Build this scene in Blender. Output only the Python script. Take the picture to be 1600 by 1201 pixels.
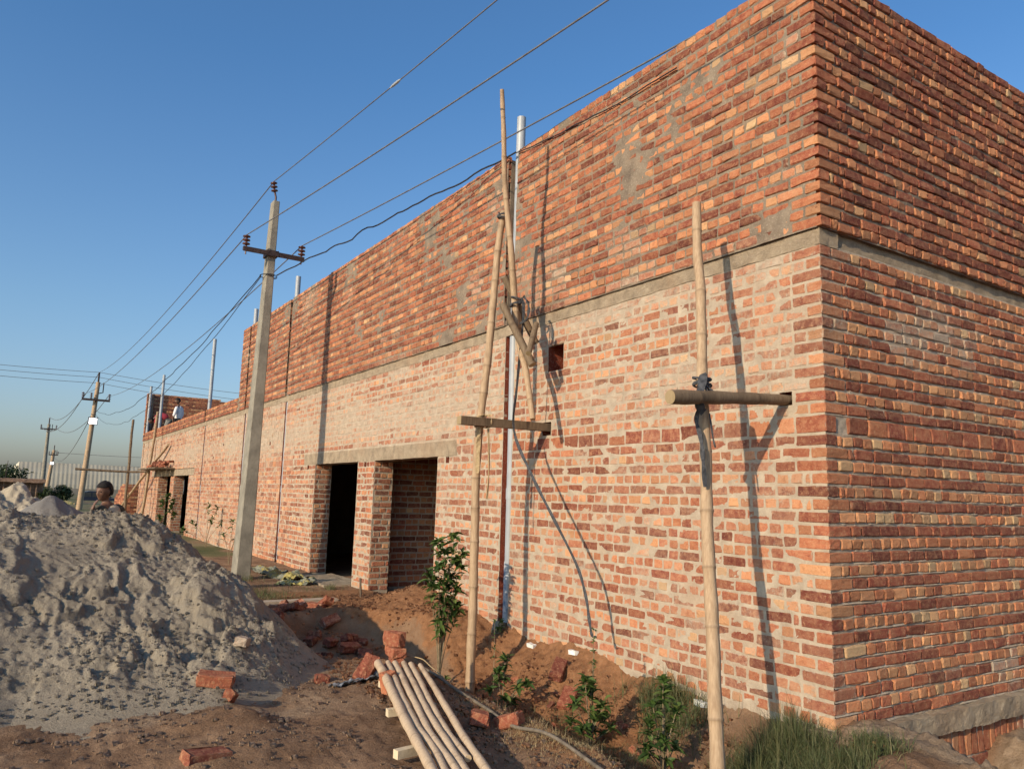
import bpy, math, random
import numpy as np
from mathutils import Matrix, Vector
D = bpy.data
SC = bpy.context.scene
COL = SC.collection
for o in list(D.objects):
    D.objects.remove(o)

# ---------------------------------------------------------------- camera, sky, sun, exposure
CAMP = Vector((-4.505, -3.144, 1.399))
cr = Vector((0.83886652, -0.54362414, 0.02785246))
cu = Vector((-0.10234939, -0.10726683, 0.98894814))
cf = Vector((0.53462844, 0.83244617, 0.14562216))
cam = D.objects.new('camera', D.cameras.new('camera'))
COL.objects.link(cam)
m = Matrix.Identity(4)
for i in range(3):
    m[i][0] = cr[i]; m[i][1] = cu[i]; m[i][2] = -cf[i]; m[i][3] = CAMP[i]
cam.matrix_world = m
cam.data.sensor_width = 36
cam.data.lens = 36 * 1199 / 1600
cam.data.clip_start = 0.05
cam.data.clip_end = 3000
SC.camera = cam

SUN = Vector((-1, -0.31, 0.41)).normalized()          # towards the sun
ELEV = math.asin(SUN.z)
AZ = math.atan2(SUN.x, SUN.y)
w = D.worlds.new('World'); SC.world = w; w.use_nodes = True
nt = w.node_tree
sky = nt.nodes.new('ShaderNodeTexSky'); sky.sky_type = 'NISHITA'
sky.sun_disc = False; sky.sun_elevation = ELEV; sky.sun_rotation = AZ
sky.altitude = 200; sky.air_density = 1.15; sky.dust_density = 2.2; sky.ozone_density = 2.0
bg = nt.nodes['Background']; bg.inputs[1].default_value = 0.112
tint = nt.nodes.new('ShaderNodeMix'); tint.data_type = 'RGBA'; tint.blend_type = 'MULTIPLY'; tint.inputs[0].default_value = 1
tc = nt.nodes.new('ShaderNodeTexCoord'); sx = nt.nodes.new('ShaderNodeSeparateXYZ'); rp = nt.nodes.new('ShaderNodeValToRGB')
nt.links.new(tc.outputs['Generated'], sx.inputs[0]); nt.links.new(sx.outputs[2], rp.inputs[0]); nt.links.new(rp.outputs[0], tint.inputs[7])
rp.color_ramp.elements[0].position = 0.0; rp.color_ramp.elements[0].color = (.86, .90, 1.12, 1)
rp.color_ramp.elements[1].position = .5; rp.color_ramp.elements[1].color = (.50, .82, 1.10, 1)
e_ = rp.color_ramp.elements.new(.2); e_.color = (.72, .90, 1.08, 1)
nt.links.new(sky.outputs[0], tint.inputs[6]); nt.links.new(tint.outputs[2], bg.inputs[0])
sl = D.lights.new('sun', 'SUN'); sl.energy = 3.4; sl.angle = math.radians(0.6); sl.color = (1.0, 0.81, 0.57)
so = D.objects.new('sun', sl); COL.objects.link(so)
so.rotation_euler = (-SUN).to_track_quat('-Z', 'Y').to_euler()
SC.view_settings.view_transform = 'Standard'
SC.view_settings.look = 'None'
SC.view_settings.gamma = 1
SC.view_settings.exposure = 0.55

# ---------------------------------------------------------------- numpy noise
def h3(ix, iy, iz, s):
    n = (ix.astype(np.int64) * 374761393 + iy.astype(np.int64) * 668265263 + iz.astype(np.int64) * 2147483647 + s * 974634777) & 0xffffffff
    n = ((n ^ (n >> 13)) * 1274126177) & 0xffffffff
    n = ((n ^ (n >> 16)) * 2246822519) & 0xffffffff
    n = n ^ (n >> 15)
    return (n & 0xffffff) / 8388607.5 - 1.0
def vn(p, s=0):
    i = np.floor(p).astype(np.int64); f = p - i
    f = f * f * f * (f * (f * 6 - 15) + 10)
    x, y, z = i[:, 0], i[:, 1], i[:, 2]; fx, fy, fz = f[:, 0], f[:, 1], f[:, 2]
    r = 0
    for a in (0, 1):
        for b in (0, 1):
            for c in (0, 1):
                r = r + h3(x + a, y + b, z + c, s) * (fx if a else 1 - fx) * (fy if b else 1 - fy) * (fz if c else 1 - fz)
    return r
def fbm(p, sc, o=4, s=0, gain=.5, ridge=False):
    r = np.zeros(len(p)); a = 1.0; t = 0
    q = np.asarray(p, float) * sc
    for k in range(o):
        v = vn(q, s + k * 17)
        if ridge: v = 1 - 2 * np.abs(v)
        r += v * a; t += a; a *= gain; q = q * 2.03 + 11.3
    return r / t
def n2(x, y, sc, o=4, s=0, gain=.5, ridge=False):
    x = np.asarray(x, float); y = np.asarray(y, float)
    sh = np.broadcast(x, y).shape
    p = np.stack([np.broadcast_to(x, sh).ravel(), np.broadcast_to(y, sh).ravel(), np.full(int(np.prod(sh)) if sh else 1, 3.7)], 1)
    return fbm(p, sc, o, s, gain, ridge).reshape(sh)
def sst(a, b, x):
    t = np.clip((np.asarray(x, float) - a) / (b - a), 0, 1); return t * t * (3 - 2 * t)
RNG = np.random.default_rng(7)

# ---------------------------------------------------------------- mesh building
class MB:
    def __init__(s): s.V = []; s.F = {}; s.n = 0; s.A = []
    def add(s, V, F, m=0, a=None):
        V = np.asarray(V, float).reshape(-1, 3); F = np.asarray(F, np.int64)
        if a is None: a = np.zeros((len(V), 4))
        a = np.broadcast_to(np.asarray(a, float), (len(V), 4))
        s.V.append(V); s.A.append(a)
        s.F.setdefault(F.shape[1], []).append((F + s.n, m)); s.n += len(V)
        return s
    def build(s, name, mats, parent=None, smooth=False, attr=True):
        V = np.concatenate(s.V); A = np.concatenate(s.A)
        me = D.meshes.new(name)
        me.vertices.add(len(V)); me.vertices.foreach_set('co', V.astype(np.float32).ravel())
        lp = []; sz = []; mi = []
        for k, L in s.F.items():
            for F, m in L:
                lp.append(F.ravel()); sz.append(np.full(len(F), k)); mi.append(np.full(len(F), m))
        lp = np.concatenate(lp); sz = np.concatenate(sz); mi = np.concatenate(mi)
        me.loops.add(len(lp)); me.loops.foreach_set('vertex_index', lp.astype(np.int32))
        me.polygons.add(len(sz))
        st = np.concatenate([[0], np.cumsum(sz)[:-1]])
        me.polygons.foreach_set('loop_start', st.astype(np.int32))
        me.polygons.foreach_set('material_index', mi.astype(np.int32))
        me.polygons.foreach_set('use_smooth', np.full(len(sz), smooth))
        me.update(calc_edges=True)
        if attr:
            at = me.attributes.new('bc', 'FLOAT_COLOR', 'POINT')
            at.data.foreach_set('color', A.astype(np.float32).ravel())
        if not isinstance(mats, (list, tuple)): mats = [mats]
        for mt in mats: me.materials.append(mt)
        o = D.objects.new(name, me); COL.objects.link(o)
        if parent: o.parent = parent
        return o
def tag(o, label=None, cat=None, group=None, kind=None):
    if label: o['label'] = label
    if cat: o['category'] = cat
    if group: o['group'] = group
    if kind: o['kind'] = kind
    return o
def empty(name, loc, label, cat, group=None):
    o = D.objects.new(name, None); COL.objects.link(o); o.location = loc; o.empty_display_size = .1
    return tag(o, label, cat, group)
def keep(o, parent):                                  # parent while keeping world coordinates of the mesh
    o.parent = parent; o.matrix_parent_inverse = Matrix.Translation(-Vector(parent.location)); return o
def gridf(nu, nv):
    i = np.arange(nu - 1)[:, None] * nv + np.arange(nv - 1)[None]
    return np.stack([i, i + nv, i + nv + 1, i + 1], -1).reshape(-1, 4)
def box(mb, c, h, m=0, a=None, R=None):
    c = np.array(c, float); h = np.array(h, float)
    P = np.array([[x, y, z] for x in (-1, 1) for y in (-1, 1) for z in (-1, 1)], float) * h
    if R is not None: P = P @ np.array(R).T
    F = [[0, 1, 3, 2], [4, 6, 7, 5], [0, 4, 5, 1], [2, 3, 7, 6], [0, 2, 6, 4], [1, 5, 7, 3]]
    return mb.add(P + c, F, m, a)
def bx(mb, x0, x1, y0, y1, z0, z1, m=0, a=None):
    return box(mb, ((x0 + x1) / 2, (y0 + y1) / 2, (z0 + z1) / 2), ((x1 - x0) / 2, (y1 - y0) / 2, (z1 - z0) / 2), m, a)
def tube(mb, pts, rad, seg=8, m=0, a=None, cap=True, square=False):
    P = np.asarray(pts, float); n = len(P); rad = np.broadcast_to(np.asarray(rad, float), (n,))
    T = np.gradient(P, axis=0); T /= np.linalg.norm(T, axis=1)[:, None] + 1e-9
    up = np.array([0, 0, 1.]) if abs(T[0, 2]) < .9 else np.array([0, 1., 0])
    N = np.cross(T[0], up); N /= np.linalg.norm(N); V = []; L = 0; AA = []
    an = np.arange(seg) / seg * 2 * np.pi + (np.pi / 4 if square else 0)
    for i in range(n):
        N = N - T[i] * (N @ T[i]); N /= np.linalg.norm(N) + 1e-9; Bn = np.cross(T[i], N)
        if i: L += np.linalg.norm(P[i] - P[i - 1])
        V.append(P[i] + rad[i] * (np.cos(an)[:, None] * N + np.sin(an)[:, None] * Bn))
        AA.append(np.tile([L, 0, 0, 0], (seg, 1)) + (np.zeros(4) if a is None else (np.asarray(a)[i] if np.ndim(a) == 2 else np.asarray(a))))
    V = np.concatenate(V); AA = np.concatenate(AA)
    i = np.arange(n - 1)[:, None] * seg + np.arange(seg)[None]
    j = np.arange(n - 1)[:, None] * seg + (np.arange(seg)[None] + 1) % seg
    mb.add(V, np.stack([i, j, j + seg, i + seg], -1).reshape(-1, 4), m, AA)
    if cap:
        for e, fl in ((0, 1), (n - 1, 0)):
            ring = V[e * seg:(e + 1) * seg]; c = P[e][None]
            f = [[k, (k + 1) % seg, seg] if not fl else [(k + 1) % seg, k, seg] for k in range(seg)]
            mb.add(np.concatenate([ring, c]), f, m, np.concatenate([AA[e * seg:(e + 1) * seg], AA[e * seg][None]]) + np.array([0, 0, 0, 1.]))
    return mb
def cat(p0, p1, sag, n=24):
    t = np.linspace(0, 1, n)[:, None]; p0 = np.array(p0, float); p1 = np.array(p1, float)
    q = p0 * (1 - t) + p1 * t; q[:, 2] -= (4 * sag * t * (1 - t))[:, 0]; return q

# ---------------------------------------------------------------- materials
class NT:
    def __init__(s, name, rough=.9, spec=.25):
        s.m = D.materials.new(name); s.m.use_nodes = True; s.t = s.m.node_tree
        s.b = s.t.nodes['Principled BSDF']; s.b.inputs['Roughness'].default_value = rough
        s.b.inputs['Specular IOR Level'].default_value = spec
    def n(s, ty, **k):
        x = s.t.nodes.new('ShaderNode' + ty)
        for a, v in k.items():
            if a.startswith('i_'):
                key = a[2:]; x.inputs[int(key) if key.isdigit() else key.replace('_', ' ')].default_value = v
            else: setattr(x, a, v)
        return x
    def l(s, a, b): s.t.links.new(a, b); return b
    def coord(s): 
        if not hasattr(s, 'c'): s.c = s.n('NewGeometry').outputs['Position']
        return s.c
    def obj(s):
        if not hasattr(s, 'oc'): s.oc = s.n('TexCoord').outputs['Object']
        return s.oc
    def noise(s, sc, det=4, rough=.55, vec=None, dist=0):
        x = s.n('TexNoise', i_Scale=sc, i_Detail=det, i_Roughness=rough, i_Distortion=dist)
        s.l(vec if vec is not None else s.coord(), x.inputs['Vector']); return x.outputs[0]
    def math(s, op, a, b=None, clamp=False):
        x = s.n('Math', operation=op, use_clamp=clamp)
        for i, v in enumerate((a, b)):
            if v is None: continue
            if isinstance(v, (int, float)): x.inputs[i].default_value = v
            else: s.l(v, x.inputs[i])
        return x.outputs[0]
    def mr(s, v, a, b, c=0., d=1., smooth=True):
        x = s.n('MapRange', interpolation_type='SMOOTHSTEP' if smooth else 'LINEAR')
        x.inputs[1].default_value = a; x.inputs[2].default_value = b; x.inputs[3].default_value = c; x.inputs[4].default_value = d
        s.l(v, x.inputs[0]); return x.outputs[0]
    def mix(s, f, a, b, mode='MIX'):
        x = s.n('Mix', data_type='RGBA', blend_type=mode)
        for i, v in ((0, f), (6, a), (7, b)):
            if isinstance(v, (int, float)): x.inputs[i].default_value = v
            elif isinstance(v, tuple): x.inputs[i].default_value = (*v, 1)
            else: s.l(v, x.inputs[i])
        return x.outputs[2]
    def ramp(s, v, stops, interp='LINEAR'):
        x = s.n('ValToRGB'); x.color_ramp.interpolation = interp
        e = x.color_ramp.elements
        while len(e) < len(stops): e.new(.5)
        for k, (p, c) in enumerate(stops): e[k].position = p; e[k].color = (*c, 1)
        s.l(v, x.inputs[0]); return x.outputs[0]
    def attr(s):
        x = s.n('Attribute', attribute_name='bc'); y = s.n('SeparateColor'); s.l(x.outputs['Color'], y.inputs[0])
        return y.outputs[0], y.outputs[1], y.outputs[2], x.outputs['Alpha']
    def bump(s, h, dist=.01, st=1., prev=None):
        x = s.n('Bump', i_Strength=st, i_Distance=dist); s.l(h, x.inputs['Height'])
        if prev is not None: s.l(prev, x.inputs['Normal'])
        return x.outputs[0]
    def out(s, col=None, nrm=None, rough=None):
        if col is not None:
            if isinstance(col, tuple): s.b.inputs['Base Color'].default_value = (*col, 1)
            else: s.l(col, s.b.inputs['Base Color'])
        if nrm is not None: s.l(nrm, s.b.inputs['Normal'])
        if rough is not None: s.l(rough, s.b.inputs['Roughness'])
        return s.m

MORT = ((.31, .25, .19), (.47, .39, .30))
def brick_mat(name, world=True):
    s = NT(name, .92, .2); r, g, b, a = s.attr()
    P = s.coord() if world else s.obj()
    base = s.ramp(r, [(0, (.13, .036, .028)), (.25, (.225, .058, .040)), (.5, (.37, .118, .064)), (.72, (.49, .205, .10)), (.9, (.55, .30, .155)), (1, (.52, .38, .22))])
    n1 = s.noise(22, 4, .65, P); n2_ = s.noise(130, 3, .6, P)
    base = s.mix(s.mr(n1, .35, .75), base, s.mix(.5, base, (.50, .26, .14)))
    base = s.mix(s.mr(n1, .48, .25, 0, .55), base, s.mix(.7, base, (.13, .04, .028)))
    base = s.mix(s.mr(n2_, .56, .72, 0, .4), base, (.55, .40, .26))
    base = s.mix(1.0, base, s.ramp(g, [(0, (.66, .66, .68)), (1, (1.12, 1.1, 1.05))]), 'MULTIPLY')
    ns = s.noise(26, 5, .7, P, .4)
    stretch = s.n('Mapping'); stretch.inputs['Scale'].default_value = (90, 90, 14); s.l(P, stretch.inputs[0])
    nst = s.noise(1, 3, .6, stretch.outputs[0])
    edge = s.mr(a, 0, .013, 1, 0)
    v = s.math('ADD', s.math('ADD', b, s.math('MULTIPLY', edge, .34)), s.math('MULTIPLY', s.math('SUBTRACT', s.math('ADD', s.math('MULTIPLY', ns, .75), s.math('MULTIPLY', nst, .25)), .5), 2.0))
    msk = s.mr(v, .46, .88)
    mcol = s.ramp(s.noise(9, 5, .6, P), [(.3, MORT[0]), (.7, MORT[1])])
    veil = s.mr(b, .1, .85, 0, .78)
    base = s.mix(s.math('MULTIPLY', veil, s.mr(s.noise(11, 4, .65, P), .3, .6, .45, 1)), base, (.56, .36, .245))
    base = s.mix(s.mr(s.noise(75, 4, .75, P), .42, .30, 0, .5), base, s.mix(.6, base, (.10, .04, .03))); base = s.mix(s.mr(s.noise(48, 3, .7, P), .56, .70, 0, .35), base, (.58, .36, .20))
    h = s.math('ADD', s.math('MULTIPLY', s.noise(60, 5, .75, P), 1.0), s.math('MULTIPLY', msk, .12))
    col = s.mix(s.math('MULTIPLY', msk, .86), base, mcol)
    nb = s.bump(h, .010, 1.)
    nb = s.bump(s.noise(14, 3, .6, P), .012, .6, nb)
    return s.out(col, nb)
def mortar_mat(name, c0=MORT[0], c1=MORT[1], bs=.008):
    s = NT(name, .95, .15); P = s.coord(); r, g, b, a = s.attr()
    c = s.ramp(s.noise(7, 6, .65, P), [(.3, c0), (.7, c1)])
    c = s.mix(s.mr(s.noise(60, 3, .6, P), .5, .8, 0, .35), c, (.55, .47, .36))
    c = s.mix(s.mr(s.noise(1.3, 4, .6, P), .5, .7, 0, .3), c, (.36, .22, .13))
    nb = s.bump(s.noise(45, 6, .75, P), bs, 1.)
    return s.out(c, nb)
M = {}
M['brick'] = brick_mat('brick')
M['brick_loose'] = brick_mat('loose_brick', False)
M['mortar'] = mortar_mat('mortar')
M['mortar_dark'] = mortar_mat('shade_darkened_mortar', (.13, .10, .078), (.27, .215, .16))  # mortar colour darkened to paint in the shade of deep joints
M['concrete'] = mortar_mat('concrete', (.22, .17, .12), (.42, .335, .24), .02)
M['shade_brick'] = mortar_mat('shaded_recess_brick', (.16, .035, .022), (.30, .075, .04))  # red brick lining, its colour darkened for the shade inside chases and holes
def simple(name, c0, c1, sc=8, bs=.004, rough=.85, det=4, spec=.25, bsc=None, obj=False):
    s = NT(name, rough, spec); P = s.obj() if obj else s.coord()
    c = s.ramp(s.noise(sc, det, .6, P), [(.32, c0), (.68, c1)])
    return s.out(c, s.bump(s.noise(bsc or sc * 5, 4, .65, P), bs, 1.))
M['pvc'] = simple('grey_pvc', (.27, .29, .32), (.36, .385, .41), 3, .0008, .4, spec=.4)
M['pvc_blue'] = simple('blue_paint', (.07, .13, .22), (.45, .45, .46), 16, .003, .6)
M['steel'] = simple('painted_steel', (.03, .018, .015), (.07, .045, .04), 12, .002, .6)
M['porcelain'] = simple('brown_porcelain', (.05, .018, .014), (.10, .04, .03), 12, .0005, .25, spec=.5)
M['wire'] = simple('aluminium_wire', (.10, .10, .11), (.16, .16, .17), 12, .0005, .6)
M['cable'] = simple('black_cable', (.015, .015, .018), (.04, .04, .045), 12, .0005, .6)
M['cloth_dark'] = simple('dark_cloth', (.03, .032, .038), (.09, .092, .10), 40, .004, .95)
M['rope'] = simple('jute_rope', (.30, .21, .12), (.46, .35, .2), 60, .003, .95)
M['pole_conc'] = simple('pole_concrete', (.19, .172, .14), (.29, .265, .215), 5, .005, .9)
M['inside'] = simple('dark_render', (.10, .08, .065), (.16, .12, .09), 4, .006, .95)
M['roofslab'] = simple('slab_concrete', (.20, .18, .15), (.30, .27, .22), 4, .006, .95)

# ---------------------------------------------------------------- ground height
def gz(x, y, fine=True):
    x = np.asarray(x, float); y = np.asarray(y, float)
    z = .03 * n2(x, y, .35, 3, 5) + .012 * n2(x, y, 1.6, 3, 6)
    ins = sst(.03, .09, x) * sst(.02, .10, y)                      # inside the building
    # trench along the long wall
    wob = .12 * n2(x, y, 1.1, 3, 9)
    c = (x + .82 + wob * .6) / np.where(x < -.82, .78, .86)
    prof = np.clip(1 - c * c, 0, 1) ** np.where(x < -.82, .42, .8)
    along = sst(-.9, .5, y + wob) * (1 - sst(3.5, 4.9, y + wob * 2))
    z = z - .40 * prof * along
    # hollow full of broken bricks
    d = np.sqrt(((x + 1.42 + wob) / .95) ** 2 + ((y - 4.35) / 1.55) ** 2)
    z = z - .36 * (1 - sst(.70, .98, d)) * (1 - .75 * prof * along)
    z = z + .17 * np.exp(-(((x + 1.35) / .42) ** 2 + ((y - 5.35) / .35) ** 2))
    # mud heaps against the wall
    z = z + .24 * np.exp(-(((x + .0) / .5) ** 2 + ((y - 5.7) / .75) ** 2)) + .13 * np.exp(-(((x + .3) / .5) ** 2 + ((y - 4.4) / .6) ** 2))
    z = z + .07 * np.exp(-(((x + .2) / .3) ** 2 + ((y - 2.6) / .6) ** 2))
    z = z + .05 * np.exp(-(((x + .1) / .5) ** 2 + ((y + .2) / .5) ** 2))
    # little heap and ruts in the foreground
    z = z + .10 * np.exp(-(((x + 3.25) / .28) ** 2 + ((y - 1.75) / .3) ** 2)) + .07 * np.exp(-(((x + 3.5) / .5) ** 2 + ((y - 1.2) / .2) ** 2))
    z = z - .05 * np.exp(-(((x + 2.9) / .2) ** 2 + ((y - 1.9) / .35) ** 2))
    # pit along the short wall
    e = (x - (.46 + (y + .06) * .47))
    pit = sst(0, .10, e) * (1 - .62 * sst(1.35, 1.95, x + .15 * n2(x, y, 2, 2, 3)))
    z = z - .85 * pit * sst(-2.6, -1.1, y) * (1 - ins)
    z = z + .18 * sst(1.6, 2.6, x) * (1 - sst(-.9, -.5, y)) * (y < 0)
    # distance
    z = z - .12 * sst(6, 9, y) * (x < -2) - .8 * sst(62, 88, y) + .4 * sst(200, 600, y)
    near = (1 - sst(14, 30, np.hypot(x + 3, y)))
    if fine:
        z = z + near * .05 * n2(x + .05 * n2(x, y, 6, 2, 90), y, 5, 3, 91, .55, True) * sst(-1.6, -1.2, x) * (1 - sst(4.6, 5.6, y)) * sst(-.3, .3, y) * (1 - .7 * sst(-.25, -.05, x))
        rough = sst(-2.1, -1.5, x) * (1 - sst(5.5, 7.5, y)) * .8 + .25
        z = z + near * (rough + .35 * (x < -1.7) * (1 - sst(2.5, 4, y))) * (.045 * n2(x, y, 3.2, 4, 21) + .030 * n2(x, y, 11, 4, 22, .6, True))
        z = z + near * (.010 + .008 * sst(-.6, -.2, x) * (y < 0)) * n2(x, y, 28, 3, 23, .6, True) + near * .03 * n2(x, y, 9, 4, 29, .6, True) * sst(-.5, -.1, x) * (y < 0)
    z = z * (1 - ins) + (-.045 + .004 * n2(x, y, 4, 3, 2)) * ins
    z = np.where(ins > .5, z + .24 * np.exp(-((x / .5) ** 2 + ((y - 5.7) / .75) ** 2)) * (x < 1.2), z)
    return z
def axis(lo, hi, step, far):
    a = list(np.arange(lo, hi + 1e-6, step)); s = step
    while a[-1] < far: s *= 1.13; a.append(a[-1] + s)
    s = step; b = []
    v = lo
    while v > -far: s *= 1.13; v -= s; b.append(v)
    return np.array(b[::-1] + a)
gx = axis(-5.6, 2.8, .025, 900); gy = axis(-1.2, 8.5, .027, 900)
X, Y = np.meshgrid(gx, gy, indexing='ij')
Zg = gz(X, Y)
# earth kinds: r = orange clay, g = grey sand dust, b = grass / dry field
wn = n2(X, Y, 1.3, 4, 31)
clay = np.clip(sst(-1.75, -1.2, X + .3 * wn) * (1 - sst(7.0, 8.5, Y)) * sst(.6, 1.6, Y + .6 * wn), 0, 1)
holl = np.sqrt(((X + 1.5) / .95) ** 2 + ((Y - 4.35) / 1.6) ** 2); clay = clay * sst(.8, 1.1, holl + .15 * wn)
clay = np.maximum(clay, .45 * np.exp(-(((X + 3.1) / .4) ** 2 + ((Y - 1.7) / .35) ** 2)))
clay = np.maximum(clay, .5 * sst(-2.3, -1.9, X + .2 * wn) * (1 - sst(.8, 1.6, Y)) * (1 - sst(-.6, -.2, X)))
dust = np.clip((1 - sst(-2.4, -1.7, X + .5 * wn)) * (.18 + .45 * sst(1.0, 2.2, Y + .7 * wn)), 0, 1)
dust = np.maximum(dust, sst(-.5, .2, X) * (1 - sst(-.15, .05, Y)))
field = sst(11, 16, Y + 2 * wn) * (.6 + .4 * wn) + .35 * sst(6.5, 7.5, Y) * (1 - sst(10, 12, Y)) * sst(-1.9, -1.3, X) * (X < -.1) * sst(-.1, .4, n2(X, Y, 2.5, 3, 8))
mb = MB()
mb.add(np.stack([X, Y, Zg], -1), gridf(len(gx), len(gy)), 0, np.stack([clay, dust, np.clip(field, 0, 1), np.zeros_like(clay)], -1).reshape(-1, 4))
s = NT('earth', .95, .15); P = s.coord(); r, g, b, a = s.attr()
n1 = s.noise(2.2, 6, .62); n3 = s.noise(14, 5, .65)
brown = s.ramp(n1, [(.28, (.12, .068, .040)), (.5, (.23, .138, .082)), (.72, (.34, .22, .135))])
cl = s.ramp(n3, [(.3, (.17, .078, .036)), (.7, (.33, .165, .08))])
du = s.ramp(n3, [(.3, (.21, .145, .092)), (.7, (.33, .24, .165))])
fi = s.ramp(s.noise(.35, 5, .6), [(.35, (.055, .075, .025)), (.5, (.14, .13, .06)), (.65, (.26, .20, .12))])
c = s.mix(s.mr(s.math('ADD', r, s.math('MULTIPLY', s.math('SUBTRACT', n3, .5), .8)), .35, .65), brown, cl)
c = s.mix(s.mr(s.math('ADD', g, s.math('MULTIPLY', s.math('SUBTRACT', n1, .5), 1.3)), .35, .9), c, du)
c = s.mix(s.mr(b, .3, .6), c, fi)
c = s.mix(s.mr(s.noise(90, 3, .6), .55, .75, 0, .35), c, (.36, .28, .2))
s.out(c, s.bump(s.noise(38, 6, .75), .02, 1., s.bump(s.noise(9, 4, .6), .03, .6)))
tag(mb.build('ground', s.m, smooth=True), kind='structure')

# ---------------------------------------------------------------- sand heaps
def sand_mat(name, c0, c1, dark):
    s = NT(name, .95, .12)
    n1 = s.noise(1.6, 6, .65); n3 = s.noise(28, 5, .7)
    c = s.ramp(n1, [(.3, c0), (.7, c1)])
    c = s.mix(s.mr(n3, .5, .75, 0, .3), c, tuple(v * 1.3 for v in c1))
    c = s.mix(s.mr(s.noise(4.5, 5, .7), .56, .68, 0, .6), c, dark)
    c = s.mix(s.mr(s.noise(240, 2, .6), .62, .74, 0, .5), c, (.45, .43, .4))
    return s.out(c, s.bump(s.noise(85, 5, .8), .010, 1., s.bump(s.noise(26, 5, .7), .022, .9)))
def heap(name, mat, ridge, R0, Rr, p, ext, step, label, seed, lumps=1., clods=0):
    x0, x1, y0, y1 = ext
    xs = np.arange(x0, x1, step); ys = np.arange(y0, y1, step)
    X, Y = np.meshgrid(xs, ys, indexing='ij')
    wx = .16 * n2(X, Y, .9, 3, seed); wy = .16 * n2(X, Y, .9, 3, seed + 1)
    best = np.full(X.shape, -9.)
    R = np.array(ridge, float)
    for k in range(len(R) - 1):
        a, b = R[k], R[k + 1]; dx, dy = b[0] - a[0], b[1] - a[1]
        t = np.clip(((X + wx - a[0]) * dx + (Y + wy - a[1]) * dy) / (dx * dx + dy * dy), 0, 1)
        px, py, h = a[0] + t * dx, a[1] + t * dy, a[2] + t * (b[2] - a[2])
        ex, ey = X + wx - px, Y + wy - py; d = np.hypot(ex, ey)
        ang = np.arctan2(ey, ex)
        side = np.clip(ex / (d + 1e-6), 0, 1); back = np.clip(ey / (d + 1e-6), 0, 1)
        RR = R0 + (Rr - R0) * side; RR = RR + (R0 * .75 - RR) * back * (1 - side)
        pp = p + (1.0 - p) * side ** 2
        q = h * (1 - np.clip(d / RR, 0, 1.15)) * np.abs(1 - np.clip(d / RR, 0, 1)) ** (pp - 1)
        best = np.maximum(best, np.where(d < RR, q, -.15 * (d / RR - 1)))
    Z = best; body = sst(0, .25, Z)
    # slumped steps, gullies and clods; some slopes have slid smooth
    lumps = lumps * (.38 + .62 * sst(-.25, .25, n2(X, Y, .95, 3, seed + 77)))
    st = n2(X, Y, 1.25, 3, seed + 3)
    Z = Z + lumps * body * (.055 * st + .045 * n2(X + .2 * st, Y, 3.3, 4, seed + 4, .6, True) + .05 * n2(X * 5.5 + 1.2 * n2(X, Y, 3, 2, seed + 40), Y * 1.3, 1, 3, seed + 41, .6, True) * sst(.25, .6, Z))
    scarp = n2(X, Y, .8, 3, seed + 5); Z = Z + lumps * body * .055 * (sst(.0, .07, scarp + .08 * n2(X, Y, 4, 3, seed + 8)) - .5)
    scarp2 = n2(X, Y, 1.7, 3, seed + 25); Z = Z + lumps * body * .055 * (sst(.05, .10, scarp2 + .10 * n2(X, Y, 6, 3, seed + 28)) - .5)
    clumpy = sst(-.25, .35, n2(X, Y, 1.1, 3, seed + 6)) 
    Z = Z + lumps * body * ((.35 + .65 * clumpy) * (.034 * n2(X + .03 * n2(X, Y, 12, 2, seed + 60), Y, 8, 4, seed + 7, .62, True) + .026 * n2(X, Y, 19, 3, seed + 9, .6, True)))
    Z = Z + body * (.25 + .75 * lumps) * (.009 * n2(X, Y, 42, 2, seed + 10, .6, True) + .012 * n2(X + .02 * n2(X, Y, 25, 2, seed + 61), Y, 27, 3, seed + 11, .6, True) * (.4 + .6 * clumpy) * (1 - .7 * sst(-2.75, -2.3, X)))
    if seed == 200: Z = Z + body * .22 * n2(X * 2.6 + Y * .9, Y * .25, 1, 3, 71, .6, True)
    G = gz(X, Y, False)
    Z = np.where(Z > -.02, np.maximum(G + Z, G - .12), G - .2)
    mb = MB(); mb.add(np.stack([X, Y, Z], -1), gridf(len(xs), len(ys)))
    if clods:
        rr = np.random.default_rng(seed)
        ico = np.array([[x, y, z] for x in (-1, 1) for y in (-1, 1) for z in (-1, 1)] + [[1.5, 0, 0], [-1.5, 0, 0], [0, 1.5, 0], [0, -1.5, 0], [0, 0, 1.5], [0, 0, -1.5]], float) * .62
        T = []
        for ax, vi in ((0, 8), (1, 10), (2, 12)):
            for sg, off in ((1, 0), (-1, 1)):
                q = [k for k in range(8) if ico[k][ax] * sg > 0]
                o1, o2 = [i for i in range(3) if i != ax]
                q.sort(key=lambda k: math.atan2(ico[k][o1], ico[k][o2]))
                for j in range(4): T.append([q[j], q[(j + 1) % 4], vi + off])
        T = np.array(T)
        n = clods; ii = rr.integers(0, len(xs), n * 3); jj = rr.integers(0, len(ys), n * 3)
        ok = (body[ii, jj] > .05) & (clumpy[ii, jj] + .25 > rr.random(n * 3) * 1.1); ii, jj = ii[ok][:n], jj[ok][:n]
        sz = .004 + .012 * rr.random(len(ii)) ** 3
        V = ico[None] * sz[:, None, None] * (1 + .45 * (rr.random((len(ii), 14, 3)) - .5)) 
        V = V + np.stack([X[ii, jj], Y[ii, jj], Z[ii, jj] + sz * .3], -1)[:, None]
        F = (T[None] + (np.arange(len(ii)) * 14)[:, None, None]).reshape(-1, 3)
        mb.add(V.reshape(-1, 3), F)
    o = mb.build(name, mat, smooth=True); tag(o, label, 'sand heap')
    return o
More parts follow.
